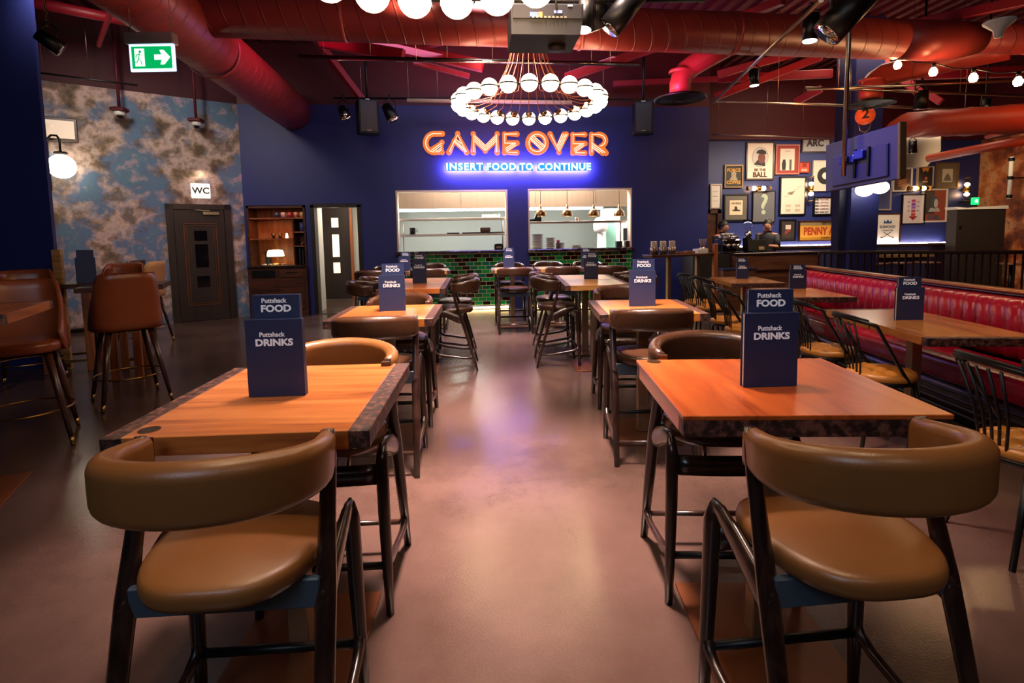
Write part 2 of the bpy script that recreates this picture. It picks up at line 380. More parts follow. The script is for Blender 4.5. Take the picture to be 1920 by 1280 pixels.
M['mural'] = mottle('mottled_mural_plaster', [(.30, '#3c302a'), (.41, '#77634f'), (.46, '#a48c7c'), (.51, '#c2aaa2'), (.56, '#a08a80'), (.62, '#6a594e'), (.70, '#807c80')], 2.6, 3.87, second=[(.47, .56, '#566f92'), (.55, .62, '#587a8c'), (.61, .67, '#a890a0')])
M['rust'] = mottle('rust_mottled_plaster', [(.32, '#43190c'), (.43, '#7c3818'), (.51, '#b0602e'), (.59, '#c89060'), (.68, '#74351b')], 2.2)
# glazed brick tiles under the hatches
m, N, L, p = node_mat('green_glazed_brick_tiles'); M['tiles'] = m
tc = N.new('ShaderNodeTexCoord'); sx = N.new('ShaderNodeSeparateXYZ'); cx = N.new('ShaderNodeCombineXYZ')
bk = N.new('ShaderNodeTexBrick'); bk.inputs['Scale'].default_value = 1; bk.inputs['Mortar Size'].default_value = .0045; bk.inputs['Brick Width'].default_value = .152; bk.inputs['Row Height'].default_value = .077
bk.inputs['Color1'].default_value = (0, 0, 0, 1); bk.inputs['Color2'].default_value = (1, 1, 1, 1); bk.inputs['Mortar'].default_value = (.5, .5, .5, 1)
r = N.new('ShaderNodeValToRGB'); r.color_ramp.interpolation = 'CONSTANT'; e = r.color_ramp.elements
for i in range(4): e.new(.5)
for i, (a, c) in enumerate([(0, '#2a0f08'), (.26, '#0f8a4a'), (.44, '#11602f'), (.58, '#160c0c'), (.7, '#0e6a58'), (.84, '#1d9a44')]): e[i].position = a; e[i].color = lin(c)
mx = N.new('ShaderNodeMix'); mx.data_type = 'RGBA'; mx.inputs['B'].default_value = lin('#b9b48e')
L.new(tc.outputs['Object'], sx.inputs[0]); L.new(sx.outputs['X'], cx.inputs['X']); L.new(sx.outputs['Z'], cx.inputs['Y']); L.new(cx.outputs[0], bk.inputs['Vector'])
L.new(bk.outputs['Color'], r.inputs[0]); L.new(r.outputs[0], mx.inputs['A']); L.new(bk.outputs['Fac'], mx.inputs['Factor']); L.new(mx.outputs['Result'], p.inputs['Base Color']); p.inputs['Roughness'].default_value = .15
bp = N.new('ShaderNodeBump'); bp.inputs['Strength'].default_value = .4; bp.inputs['Distance'].default_value = .005; bp.invert = True; L.new(bk.outputs['Fac'], bp.inputs['Height']); L.new(bp.outputs['Normal'], p.inputs['Normal'])
# spiral duct: painted metal with a raised helical seam
def duct_mat(name, axis, col):
    m, N, L, p = node_mat(name)
    tc = N.new('ShaderNodeTexCoord'); w = N.new('ShaderNodeTexWave'); w.bands_direction = axis; w.inputs['Scale'].default_value = 1.6; w.inputs['Distortion'].default_value = 0
    r = N.new('ShaderNodeValToRGB'); r.color_ramp.elements[0].position = .965; r.color_ramp.elements[1].position = .99
    mp = N.new('ShaderNodeMapping'); mp.inputs['Rotation'].default_value = (0, .28, 0) if axis == 'X' else (.28, 0, 0)
    nz = N.new('ShaderNodeTexNoise'); nz.inputs['Scale'].default_value = 3
    mx = N.new('ShaderNodeMix'); mx.data_type = 'RGBA'; c = lin(col); mx.inputs['A'].default_value = [*(x*.8 for x in c[:3]), 1]; mx.inputs['B'].default_value = [*(x*1.15 for x in c[:3]), 1]
    L.new(tc.outputs['Object'], mp.inputs[0]); L.new(mp.outputs[0], w.inputs['Vector']); L.new(w.outputs['Fac'], r.inputs[0])
    L.new(tc.outputs['Object'], nz.inputs['Vector']); L.new(nz.outputs['Fac'], mx.inputs['Factor']); L.new(mx.outputs['Result'], p.inputs['Base Color'])
    bp = N.new('ShaderNodeBump'); bp.inputs['Strength'].default_value = .8; bp.inputs['Distance'].default_value = .02; L.new(r.outputs[0], bp.inputs['Height']); L.new(bp.outputs['Normal'], p.inputs['Normal'])
    p.inputs['Roughness'].default_value = .42; p.inputs['Metallic'].default_value = .1
    return m
M['duct_x'] = duct_mat('maroon_spiral_duct_crosswise', 'X', '#9c3530')
M['duct_y'] = duct_mat('maroon_spiral_duct_lengthwise', 'Y', '#9c3530')
M['duct'] = mat('maroon_duct', '#9c3530', .42, .1, noise=.12)
M['table_wood_b'] = wood('table_amber_oak', '#80491f', '#a8652c', '#be7c3a', .24, 1.6, 'Y', .4)
M['table_wood_c'] = wood('table_orange_oak', '#7a3413', '#a0491c', '#b45a26', .28, 1.6, 'Y', .35)
M['spindle'] = mat('oxblood_spindle', '#35110f', .4)
M['bar_wood'] = wood('bar_wood', '#472719', '#603a28', '#714834', .45, 2, 'X', .1)
M['tv_back'] = mat('television_back', '#3a3c70', .45, noise=.05)  # blue light falling on the casing is put into its colour
# ------------------------------------------------------------------ room shell
YB = 10.35                                   # face of the kitchen wall
CEIL = 5.0
struct(MB().b2((-9, -4, -.1), (13, 14.2, 0)).build('floor', M['floor']))
ce = MB(); ce.b2((-9, -4, CEIL), (13, 14.2, CEIL+.12))
for i in range(92):                          # ribs of the steel deck
    x = -8.9+i*.24; ce.b2((x, -4, CEIL-.06), (x+.1, 14.2, CEIL))
struct(ce.build('ceiling', M['maroon']))
WL, WR = -3.9, 5.02
H1 = (-1.14, .98, 1.14, 2.30); H2 = (1.38, 3.45, 1.14, 2.31)
DR = (-3.86, -2.80, 0, 2.05); D2 = (-2.68, -1.82, 0, 2.04)
def wall_holes(mb, x0, x1, z0, z1, holes, y0, y1):
    xs = sorted({x0, x1, *[h[0] for h in holes], *[h[1] for h in holes]})
    for a, b in zip(xs[:-1], xs[1:]):
        hs = sorted([h for h in holes if h[0] < (a+b)/2 < h[1]], key=lambda h: h[2]); z = z0
        for h in hs:
            if h[2] > z: mb.b2((a, y0, z), (b, y1, h[2]))
            z = h[3]
        if z < z1: mb.b2((a, y0, z), (b, y1, z1))
w = MB(); wall_holes(w, WL, WR, 0, CEIL, [H1, H2, DR, D2], YB, YB+.2)
struct(w.build('wall_back', M['wall_back']))
# mural wall, running off to the left
A0 = Vector((WL, YB, 0)); AU = Vector((-2.3, -1.4, 0)).normalized(); AN = Vector((AU.y, -AU.x, 0))
if AN.y > 0: AN = -AN
def mw(s, d=0, z=0): return A0+AU*s+AN*d+Vector((0, 0, z))
def ms(px, py): p = onplane(px, py, A0, AN); return (p-A0).dot(AU), p.z
wm = MB(); a, b = mw(-.05, 0), mw(5.6, 0)
for (s0, s1, z0, z1) in ((-.02, 5.6, 0, CEIL),):
    v = [mw(s0, 0, z0), mw(s1, 0, z0), mw(s1, 0, z1), mw(s0, 0, z1)]; v2 = [q-AN*.2 for q in v]
    wm.add(v+v2, [[0, 1, 2, 3], [7, 6, 5, 4], [0, 4, 5, 1], [1, 5, 6, 2], [2, 6, 7, 3], [3, 7, 4, 0]])
struct(wm.build('wall_left_mural', M['mural']))
sb = MB(); sb.bar(mw(1.42, .012, .06), mw(5.5, .012, .06), .12, .02)
struct(sb.build('baseboard_left', M['charcoal']))
struct(MB().b2((-9, -4, 0), (-8.85, 8, CEIL)).build('wall_left', M['navy']))
struct(MB().b2((-9, -4.1, 0), (13, -4, CEIL)).build('wall_front', M['maroon']))
# navy partition at the left edge of the view
px = ony(84, 260, 6.5).x
struct(MB().b2((px-2.6, 6.48, 0), (px, 6.53, CEIL)).build('wall_partition', M['navy']))
# gallery side
YG = 11.4
XG = ony(1836, 330, YG).x
struct(MB().b2((WR-.2, YG, 0), (XG+.2, YG+.15, 3.42)).build('wall_gallery', mat('gallery_navy_paint', '#1e2a66', .5, noise=.1, nscale=2)))
struct(MB().b2((WR-.2, YG-.05, 3.42), (XG+.2, YG+.15, CEIL)).build('trim_gallery_soffit', M['maroon']))
struct(MB().b2((WR-.2, YB+.2, 0), (WR, YG+.1, CEIL)).build('wall_back_return', M['navy']))
struct(MB().b2((XG, 2.0, 0), (XG+.15, YG+.1, 3.4)).build('wall_right', M['rust']))
struct(MB().b2((XG, 2.0, 3.4), (XG+.15, YG+.1, CEIL)).build('trim_right_soffit', M['maroon']))
struct(MB().b2((12.85, -4, 0), (13, 3, CEIL)).build('wall_right_near', M['navy_dark']))
bb = MB(); bb.b2((D2[1]+.02, YB-.015, 0), (H1[0]-.0, YB, .09)); bb.b2((H2[1], YB-.015, 0), (WR, YB, .09))
struct(bb.build('baseboard_back', M['navy_dark']))
# kitchen shell behind the hatches
area('kitchen_fill', (1.3, 11.0, 3.1), (1.3, 13.4, 1.5), 4.2, 150, (1, .95, .88), .3)  # fill added inside the hatches to whiten the rear wall and hood
k = MB(); k.b2((-1.5, 13.7, 0), (4.1, 13.8, 3.2)); k.b2((-1.6, 10.55, 0), (-1.5, 13.8, 3.2)); k.b2((4.1, 10.55, 0), (4.2, 13.8, 3.2)); k.b2((-1.6, 10.55, 3.2), (4.2, 13.8, 3.25))
struct(k.build('wall_kitchen', M['tile_white']))
area('kitchen_ceiling_lamp', (1.3, 11.7, 3.1), (1.3, 11.7, 0), 3.6, 420, (1, .93, .84), 1.2)
# opening linings
for nm, h in (('trim_1', H1), ('trim_2', H2)):
    t = MB(); w_ = .03
    t.b2((h[0], YB-.004, h[2]), (h[0]+w_, YB+.2, h[3])); t.b2((h[1]-w_, YB-.004, h[2]), (h[1], YB+.2, h[3])); t.b2((h[0]+w_, YB-.004, h[3]-w_), (h[1]-w_, YB+.2, h[3]))
    struct(t.build(nm, M['white_metal']))
# tiled panels below the hatches
for nm, h, i in (('trim_3', H1, 0), ('trim_4', H2, 1)):
    t = MB(); t.b2((h[0]+.02, YB-.02, .07), (h[1]-.0, YB-.001, h[2]-.07)); struct(t.build(nm, M['tiles']))
for lab, h in (('left', H1), ('right', H2)):
    o = MB().box(((h[0]+h[1])/2, YB+.06, h[2]-.03), (h[1]-h[0]+.06, .36, .07), .012).build('counter_slab', M['marble'])
    tag(o, f'dark veined marble counter slab on the sill of the {lab} kitchen hatch', 'counter')
    lp = MB().b2((h[0]+.02, YB-.05, .012), (h[1]-.02, YB-.03, .05)).build('led_strip', E('lit_warm_strip_'+lab, '#ffd890', 7))
    tag(lp, f'warm glowing light strip along the floor under the {lab} tiled panel', 'light strip')

# ------------------------------------------------------------------ kitchen fittings
hd = empty('extractor_hood', (1.3, 12.9, 0), 0, 'long stainless extractor hood across the back of the kitchen', 'hood')
t = MB(); t.b2((-2.75, -.7, 2.12), (2.72, .75, 3.1)); t.b2((-2.75, -.72, 2.05), (2.72, -.7, 2.12)); t.build('canopy', mat('hood_steel', '#6a5644', .42, .5, noise=.15, nscale=3, stretch=(5, 1, .2)), hd)
MB().b2((-2.7, -.62, 2.0), (2.1, -.5, 2.05)).build('strip_light', E('lit_cool_strip', '#e4fff6', 12), hd)
for i, x in enumerate((-1.2, .5, 1.9)): MB().b2((x-.004, -.708, 2.14), (x+.004, -.7, 3.1)).build('seam', M['steel'], hd)
def pass_shelf(lab, h, zs, y):
    r = empty('pass_shelf', ((h[0]+h[1])/2, y, 0), 0, lab, 'shelf'); w = (h[1]-h[0])/2
    for z in zs: MB().box((0, 0, z), (2*w-.06, .34, .045), .006).build('shelf_board', M['inox'], r)
    for sx in (-1, 1):
        MB().cyl((sx*(w-.06), .12, h[2]), (sx*(w-.06), .12, zs[-1]+.03), .014).build('post', M['steel'], r)
    return r
pass_shelf('two-tier stainless pass shelf in the left kitchen hatch', H1, (1.45, 1.76), 10.78)
pass_shelf('single stainless pass shelf in the right kitchen hatch', H2, (1.665,), 10.78)
pc = MB().b2((-1.48, 10.57, 1.0), (4.05, 10.6, 1.09)).build('worktop_edge', M['inox']); tag(pc, 'stainless kitchen worktop edge behind both hatches', 'worktop')
wt = empty('kitchen_worktop', (1.3, 13.2, 0), 0, 'stainless worktop along the rear kitchen wall', 'worktop')
MB().box((0, 0, .9), (5.2, .8, .05), .005).build('top', M['inox'], wt); MB().b2((-2.6, -.3, 0), (2.6, .4, .87)).build('cabinet', M['inox'], wt)
for i, x in enumerate((1014, 1063.5, 1113, 1161)):
    y = 10.75; c = ony(x, 405, y)
    r = empty('pendant_lamp', (c.x, y, c.z), 0, f'{["leftmost", "second from left", "third from left", "rightmost"][i]} of four bronze dome heat lamps in the right hatch', 'pendant lamp', 'heat lamps over the pass')
    MB().lathe([(.108, 0), (.112, .005), (.104, .07), (.085, .11), (.05, .14), (.035, .15), (.03, .19), (.018, .2), (.016, .235), (0, .236)]).build('shade', M['bronze'], r)
    MB().cyl((0, 0, .23), (0, 0, 3.2-c.z), .005, seg=8).build('cord', M['black'], r)
    MB().sphere((0, 0, .05), .04, 10, 8).build('bulb', M['bulb'], r)
def on_shelf(name, b, mat_, loc, label, cat, group=None):
    o = b.build(name, mat_); o.location = loc; return tag(o, label, cat, group)
def cyl_cup(r0, r1, h, t=.006): return MB().lathe([(0, 0), (r0, 0), (r1, h), (r1-t, h), (r0-t, .01), (0, .01)])
S1, S2_ = 1.7825, 1.4725
for i in range(6):
    on_shelf('glass_jar', cyl_cup(.03, .032, .07), M['glass'], (.53+i*.062, 10.78, S1), 'small clear glass jar in the row on the upper pass shelf', 'jar', 'glass jars on the upper pass shelf')
def pot():
    r = empty('cooking_pot', (-.88, 10.76, S2_), 0, 'black metal pot standing on the lower pass shelf at left', 'pot')
    cyl_cup(.06, .062, .13).build('body', M['black'], r); MB().tube([(.06, 0, .1), (.09, 0, .1), (.09, 0, .05), (.06, 0, .05)], .006).build('handle', M['black'], r)
pot()
on_shelf('tray', MB().box((0, 0, .012), (.25, .22, .024), .008), M['black'], (-.08, 10.76, S2_), 'thin black tray lying on the lower pass shelf', 'tray')
on_shelf('board', MB().box((0, 0, .012), (.85, .24, .024), .006), M['charcoal'], (.52, 10.76, S2_), 'long dark board lying on the lower pass shelf at right', 'board')
on_shelf('bread_bin', MB().box((0, 0, .045), (.2, .18, .09), .02, seg=2), M['cabinet_wood'], (.56, 10.76, S2_+.025), 'brown box standing on the long dark board', 'box')
def radio():
    c = ony(935, 466, 10.45); r = empty('toaster', (c.x, 10.44, H1[2]+.005), 0, 'rounded black toaster at the right end of the left hatch', 'toaster')
    pts = [(-.085, 0), (.085, 0), (.085, .09), (.06, .12), (-.06, .12), (-.085, .09)]
    MB().prism(pts, -.05, .05, Matrix.Rotation(PI/2, 4, 'X')).build('body', M['black'], r); MB().box((0, -.052, .05), (.1, .006, .03)).build('panel', M['steel'], r)
radio()
c = ony(1002, 420, 10.78)
rg = empty('till', (c.x, 10.75, 1.69), 0, 'small black till on the shelf at the left of the right hatch', 'till')
MB().prism([(-.13, 0), (.13, 0), (.13, .06), (.1, .14), (.03, .15), (-.02, .05), (-.13, .04)], -.08, .08, Matrix.Rotation(PI/2, 4, 'X')).build('body', M['black_plastic'], rg)
MB().box((.07, -.085, .1), (.05, .008, .03)).build('label', M['white'], rg)
on_shelf('tumbler', cyl_cup(.034, .036, .07), M['steel'], (ony(1081, 421, 10.76).x, 10.74, 1.69), 'grey metal tumbler on the shelf of the right hatch', 'tumbler')
def plates(px, py0, py1, w, y, lab):
    c = ony(px, py1, y); h = (py1-py0)/1000*y; n = max(3, int(h/.022)); z0 = H2[2]+.005
    r = empty('plate_stack', (c.x, y, z0), 0, lab, 'plate stack')
    for i in range(n):
        z = i*h/n; MB().lathe([(0, z), (w*.6, z), (w, z+h/n*.75), (w, z+h/n*.9), (w*.6, z+h/n*.4), (0, z+h/n*.4)], seg=20).build('plate', M['stoneware'], r)
M['stoneware'] = mat('brown_stoneware', '#8e7560', .4, noise=.15)
plates(1008, 437, 465, .115, 10.44, 'tallest stack of brown plates at the left of the right hatch')
plates(1032, 444, 465, .095, 10.46, 'middle stack of brown plates in the right hatch')
plates(1051, 454, 465, .085, 10.44, 'short stack of brown plates beside the red cup')
plates(1081, 459, 465, .105, 10.46, 'low stack of brown plates near the middle of the right hatch')
on_shelf('cup', cyl_cup(.026, .038, .06), mat('red_cup', '#8a1420', .4), (ony(1046, 455, 10.58).x, 10.55, H2[2]+.11), 'red cup standing above the plate stacks', 'cup')
on_shelf('cup_stand', MB().b2((-.04, -.04, 0), (.04, .04, .105)), M['charcoal'], (ony(1046, 455, 10.58).x, 10.55, H2[2]+.005), 'small dark stand under the red cup', 'stand')
fr = empty('freezer', (ony(1146, 440, 12.2).x, 12.3, 0), 0, 'pale green upright freezer seen through the right hatch', 'freezer')
MB().box((0, 0, 1.0), (.34, .5, 2.0), .01).build('body', M['tile_white'], fr); MB().box((-.02, -.26, 1.25), (.3, .02, .9), .005).build('door', mat('mint_door', '#8fc4ae', .35), fr); MB().cyl((.1, -.28, 1.1), (.1, -.28, 1.4), .01).build('handle', M['steel'], fr)
for i, (px_, w_, lab) in enumerate(((1166, .26, 'white oven with black control panel, left of the pair in the right hatch'), (1183, .22, 'white oven at the right end of the right hatch'))):
    c = ony(px_, 440, 12.0); r = empty('oven', (c.x, 12.05, 0), 0, lab, 'oven')
    MB().box((0, 0, .85), (w_, .5, 1.7), .01).build('body', M['white'], r); MB().box((.02, -.255, 1.4), (.1, .012, .28), .004).build('control_panel', M['black'], r); MB().box((0, -.255, .9), (w_*.8, .012, .5), .004).build('door', M['steel'], r)
wb = empty('water_boiler', (ony(1126, 440, 11.9).x, 11.9, 0), 0, 'white water boiler on a stand in the middle of the right hatch', 'boiler')
MB().cyl((0, 0, 0), (0, 0, 1.45), .09, .07, 20).build('stand', M['white'], wb); MB().lathe([(0, 1.45), (.14, 1.47), (.16, 1.55), (.16, 1.7), (.1, 1.78), (0, 1.8)]).build('tank', M['white'], wb)
for px_, lab in ((1160, 'dark grey tub at the right of the hatch counter'), (1176, 'brown tub beside the grey tub on the hatch counter')):
    c = ony(px_, 465, 10.45); on_shelf('tub', MB().prism([(-.055, -.05), (.055, -.05), (.055, .05), (-.055, .05)], 0, .12), M['charcoal'] if px_ == 1160 else M['cabinet_wood'], (c.x, 10.44, H2[2]+.005), lab, 'tub')

# ------------------------------------------------------------------ staff door beside the hatches, and the corridor behind it
co = MB(); co.b2((D2[0]-.1, 10.55, 0), (D2[0]-.02, 11.15, 2.6)); co.b2((D2[0]-1.3, 10.9, 0), (D2[0]-1.2, 13.4, 2.6)); co.b2((D2[0]-1.2, 10.9, 0), (D2[0]-.1, 10.95, 2.6)); co.b2((D2[1]+.02, 10.55, 0), (D2[1]+.1, 13.4, 2.6)); co.b2((D2[0]-1.3, 13.4, 0), (D2[1]+.1, 13.5, 2.6)); co.b2((D2[0]-1.3, 10.9, 2.6), (D2[0]-.1, 13.5, 2.65)); co.b2((D2[0]-.1, 10.55, 2.6), (D2[1]+.1, 13.5, 2.65))
struct(co.build('wall_corridor', M['white']))
area('corridor_lamp', (-2.25, 11.6, 2.55), (-2.25, 11.6, 0), .5, 34, (1, .88, .72))
d = empty('door_2', ((D2[0]+D2[1])/2, YB, 0), 0, '', 'door'); del d['label'], d['category']; d['kind'] = 'structure'
f = MB(); w = (D2[1]-D2[0])/2
f.b2((-w-.03, -.03, 0), (-w+.04, .2, 2.04)); f.b2((w-.04, -.03, 0), (w+.03, .2, 2.04)); f.b2((-w-.03, -.03, 2.0), (w+.03, .2, 2.07)); f.build('door_frame', M['door_wood'], d)
MB().b2((-w, -.02, 0), (w, .02, .012)).build('threshold', M['steel'], d)
XL3, XR3 = ony(604, 500, 12.75).x, ony(659, 500, 12.75).x
d3 = empty('door_3', (XR3, 12.75, 0), 0, '', 'door'); del d3['label'], d3['category']; d3['kind'] = 'structure'
panes = [(.62, .87), (1.0, 1.52), (1.68, 1.9)]
t = MB(); x0, x1 = XL3-XR3, 0.0
PW = (x1-x0)*.38
t.b2((x0, 0, .02), (x0+PW, .045, 2.3)); t.b2((x1-PW, 0, .02), (x1, .045, 2.3)); z = .02
for a, b in panes: t.b2((x0+PW, 0, z), (x1-PW, .045, a)); z = b
t.b2((x0+PW, 0, z), (x1-PW, .045, 2.3)); t.build('door_leaf', M['door_wood'], d3)
for a, b in panes: MB().b2((x0+PW, .015, a), (x1-PW, .025, b)).build('pane', E('lit_frosted_pane', '#fff0d0', .7), d3)
MB().b2((x1, -.02, 0), (x1+.06, .06, 2.4)).build('door_frame', M['amber_wood'], d3)

# ------------------------------------------------------------------ washroom door in the mural wall
sR, _ = ms(447, 590); sL, _ = ms(322, 560); sR += .02; ZT = 2.06
wd = bpy.data.objects.new('door_1', None); COL.objects.link(wd); wd['kind'] = 'structure'
wd.location = mw((sL+sR)/2); wd.rotation_euler = (0, 0, math.atan2(-AU.y, -AU.x)); w = (sL-sR)/2
f = MB(); f.b2((-w, -.05, 0), (-w+.11, .0, ZT)); f.b2((w-.11, -.05, 0), (w, .0, ZT)); f.b2((-w, -.05, ZT-.09), (w, .0, ZT)); f.build('door_frame', M['door_wood'], wd)
pw = w-.115; lt = MB().b2((-pw, -.022, .01), (pw, .0, ZT-.095)); lt.build('door_leaf', M['door_wood'], wd)
mo = MB()
for g, wd_ in ((0, .016), (.04, .01)):
    a, z0, z1 = pw-.13-g, .28+g, ZT-.33-g
    for q in ((-a, z0, a, z0+wd_), (-a, z1-wd_, a, z1), (-a, z0, -a+wd_, z1), (a-wd_, z0, a, z1)): mo.b2((q[0], -.034, q[1]), (q[2], -.02, q[3]))
mo.build('moulding', mat('copper_moulding', '#6b3f26', .35, .4), wd)
for z0, z1 in ((.60, .80), (.95, 1.36), (1.42, 1.60)): MB().b2((-.10, -.026, z0), (.10, -.02, z1)).build('pane', mat('dark_door_glass', '#0d0c10', .08, noise=0), wd)
cl = MB(); cl.box((.18, -.05, ZT-.16), (.26, .05, .06), .008); cl.bar((.16, -.06, ZT-.11), (-.06, -.05, ZT-.1), .02, .012); cl.build('door_closer', M['steel'], wd)
sg, sz = ms(376, 358); q = mw(sg, .02, sz)
ws = empty('wc_sign', q, wd.rotation_euler.z, 'glowing white square WC sign above the dark washroom door', 'sign')
MB().box((0, 0, 0), (.3, .035, .26), .02, seg=2).build('panel', M['white_sign'], ws); text('lettering', 'WC', .15, (0, -.022, 0), FRONT, M['ink'], ws, .003, .003)
area('wc_sign_glow', mw(sg, .12, sz+.3), mw(sg, 0, sz+.1), .2, .5, (1, .8, .55))

# ------------------------------------------------------------------ columns
cx0, cx1 = ony(1595, 400, 8.6).x, ony(1647, 400, 8.6).x
struct(MB().b2((cx0, 8.6, 0), (cx1, 8.95, CEIL)).build('column', M['navy']))
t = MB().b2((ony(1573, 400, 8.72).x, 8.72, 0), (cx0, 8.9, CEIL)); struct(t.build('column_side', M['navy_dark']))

# ------------------------------------------------------------------ ducts, beams, pipes
def R_at(px_, py_, Y): return ony(px_, py_, Y)
dk = empty('cross_duct', (0, 6.4, 0), 0, 'thick maroon spiral duct running right across under the ceiling', 'duct')
DRr = .235; zl = ony(480, 67, 6.3).z+DRr*1.04; zr = ony(1560, 103, 6.3).z+DRr*1.04; xl = ony(480, 68, 6.4).x; xr = ony(1560, 104, 6.4).x
def zx(x): return zl+(zr-zl)*(x-xl)/(xr-xl)
MB().tube([(-2.9, 0, zx(-2.9)), (5.6, 0, zx(5.6))], DRr, 32).build('main_run', M['duct_x'], dk)
MB().tube([(5.55, 0, zx(5.55)), (6.0, 0, zx(6.0)), (6.3, 0, zx(6.3)+.01), (6.65, 0, zx(6.6)+.05)], [DRr+.001, DRr+.001, .232, .185], 32).build('reducer', M['duct'], dk)
MB().tube([(6.55, 0, zx(6.6)+.05), (9.5, 0, zx(9.5)+.1)], .185, 28).build('thin_run', M['duct_x'], dk)
for x in (-1.2, 1.5, 3.4): MB().lathe([(DRr+.001, -.02), (DRr+.012, -.012), (DRr+.012, .012), (DRr+.001, .02)], (x, 0, zx(x)), 32, (1, 0, 0)).build('joint_ring', M['duct'], dk)
dl = empty('lengthwise_duct', (-2.93, 8, 3.74), 0, 'maroon spiral duct running from the ceiling edge at left into the back wall', 'duct')
MB().tube([(0, -5.5, .04), (0, 2.33, 0)], .33, 32).build('main_run', M['duct_y'], dl)
MB().lathe([(.335, -.03), (.345, -.015), (.345, .015), (.335, .03)], (0, -.9, 0), 32, (0, 1, 0)).build('joint_ring', M['duct'], dl)
def drop(px_, py_, Y, lab, ytop, xo, r=.16):
    c = ony(px_, py_, Y); z = c.z; e = empty('air_diffuser', (c.x, Y, z), 0, lab, 'air diffuser')
    z1 = zx(c.x+xo)-z
    MB().tube([(0, 0, .03), (0, 0, .2), (.02, 0, .28), (.08, 0, .36), (.17, -.02, .43), (xo*.7, (ytop-Y)*.7, .43+(z1-.43)*.6), (xo, ytop-Y, z1)], r, 24).build('duct_bend', M['duct'], e)
    MB().lathe([(r+.005, .2), (r+.012, .21), (r+.012, .23), (r+.005, .24)], (0, 0, .13), 24).build('joint_ring', M['duct'], e)
    MB().lathe([(r, .07), (r+.02, .05), (.33, .02), (.335, 0), (.31, -.01), (.3, .005), (.25, -.015), (.24, .005), (.19, -.02), (.18, .0), (.12, -.03), (.11, -.005), (.06, -.03), (0, -.03)], seg=32).build('diffuser_disc', M['black'], e)
drop(1275, 186, 6.9, 'pink duct bend with a black round diffuser right of the ring chandelier', 6.5, .62, .135)
drop(1632, 196, 7.7, 'maroon duct bend with a pale ringed diffuser above the numbered ball', 6.5, .95)
beams = [((602, 78), (757, 104), 8.2, 7.8, .10, .16), ((687, 76), (905, 124), 8.4, 8.0, .12, .16), ((775, 116), (880, 143), 8.3, 8.3, .07, .07), ((800, 84), (838, 75), 8.8, 8.4, .1, .1),
 ((590, 70), (700, 215), 9.2, 9.8, .12, .1), ((1060, 146), (1230, 88), 8.3, 8.0, .12, .12), ((1150, 157), (1345, 148), 9.9, 9.9, .08, .1), ((1345, 148), (1560, 138), 9.4, 9.0, .08, .14),
 ((1345, 140), (1490, 100), 9, 8.4, .08, .12), ((1340, 182), (1540, 106), 9, 8.4, .08, .12), ((1490, 192), (1540, 166), 9, 8.6, .07, .12), ((1690, 140), (1920, 134), 9.2, 8.8, .1, .18), ((1650, 112), (1725, 175), 9.4, 9.0, .1, .14), ((1740, 175), (1765, 192), 9.2, 9.0, .08, .12),
 ((185, 85), (215, 0), 8.5, 7.5, .05, .07), ((1720, 44), (1935, -2), 6.8, 5.6, .08, .12), ((1395, 30), (1470, 0), 6.9, 6.4, .1, .1)]
for i, (p, q, Y0, Y1, w_, h_) in enumerate(beams):
    a = ony(*p, Y0); b = ony(*q, Y1)
    a.z = min(a.z, 4.85); b.z = min(b.z, 4.85)
    struct(MB().bar(a, b, w_, h_, .008).build('beam', M['maroon_steel']))
pipe = [((60, 4), (290, 50), 7.6, 8.6, .07, 'long reddish pipe across the dark ceiling at the upper left corner', M['maroon_steel']),
        ((1742, 297), (1925, 262), 8.6, 7.0, .07, 'thick orange pipe sloping above the gallery at right', mat('orange_pipe', '#b03a16', .4)),
        ((1850, 257), (1925, 240), 8.4, 7.4, .03, 'thin orange pipe above the thick one at right', mat('orange_pipe_thin', '#a03014', .4))]
for p, q, Y0, Y1, r_, lab, m_ in pipe:
    a, b = ony(*p, Y0), ony(*q, Y1); b = b+(b-a)*.35
    o = MB().cyl(a, b, r_).build('pipe', m_); tag(o, lab, 'pipe')
# wrapped flat duct at right
a = ony(1700, 235, 8.0); b = ony(1925, 222, 6.8); b += (b-a)*.3
fd = empty('lagged_duct', (0, 0, 0), 0, 'orange lagged duct with crumpled end beside the television', 'duct')
rings = []
for i in range(14):
    t_ = i/13; c = a.lerp(b, t_); n = 20; rings.append([c+Vector((random.uniform(-.01, .01), math.cos(2*PI*k/n)*.42*(1+.05*math.sin(3*i+k)), math.sin(2*PI*k/n)*.19*(1+.06*math.sin(2*i+k*1.7)))) for k in range(n)])
MB().rings(rings).build('wrap', mat('orange_lagging', '#96331a', .45, noise=.2, bump=.3, bscale=8), fd)
sp = MB(); p0 = ony(1690, 262, 9.4); 
bq_ = [ony(px_, py_, 9.3) for px_, py_ in ((1672, 316), (1738, 312), (1764, 282), (1764, 250), (1672, 250))]
cm = MB().prism([(v.x, v.z) for v in bq_], -9.8, -9.3, Matrix.Rotation(PI/2, 4, 'X')).build('trim_bulkhead', mat('bulkhead_paint', '#8a8074', .6, noise=.05)); struct(cm)
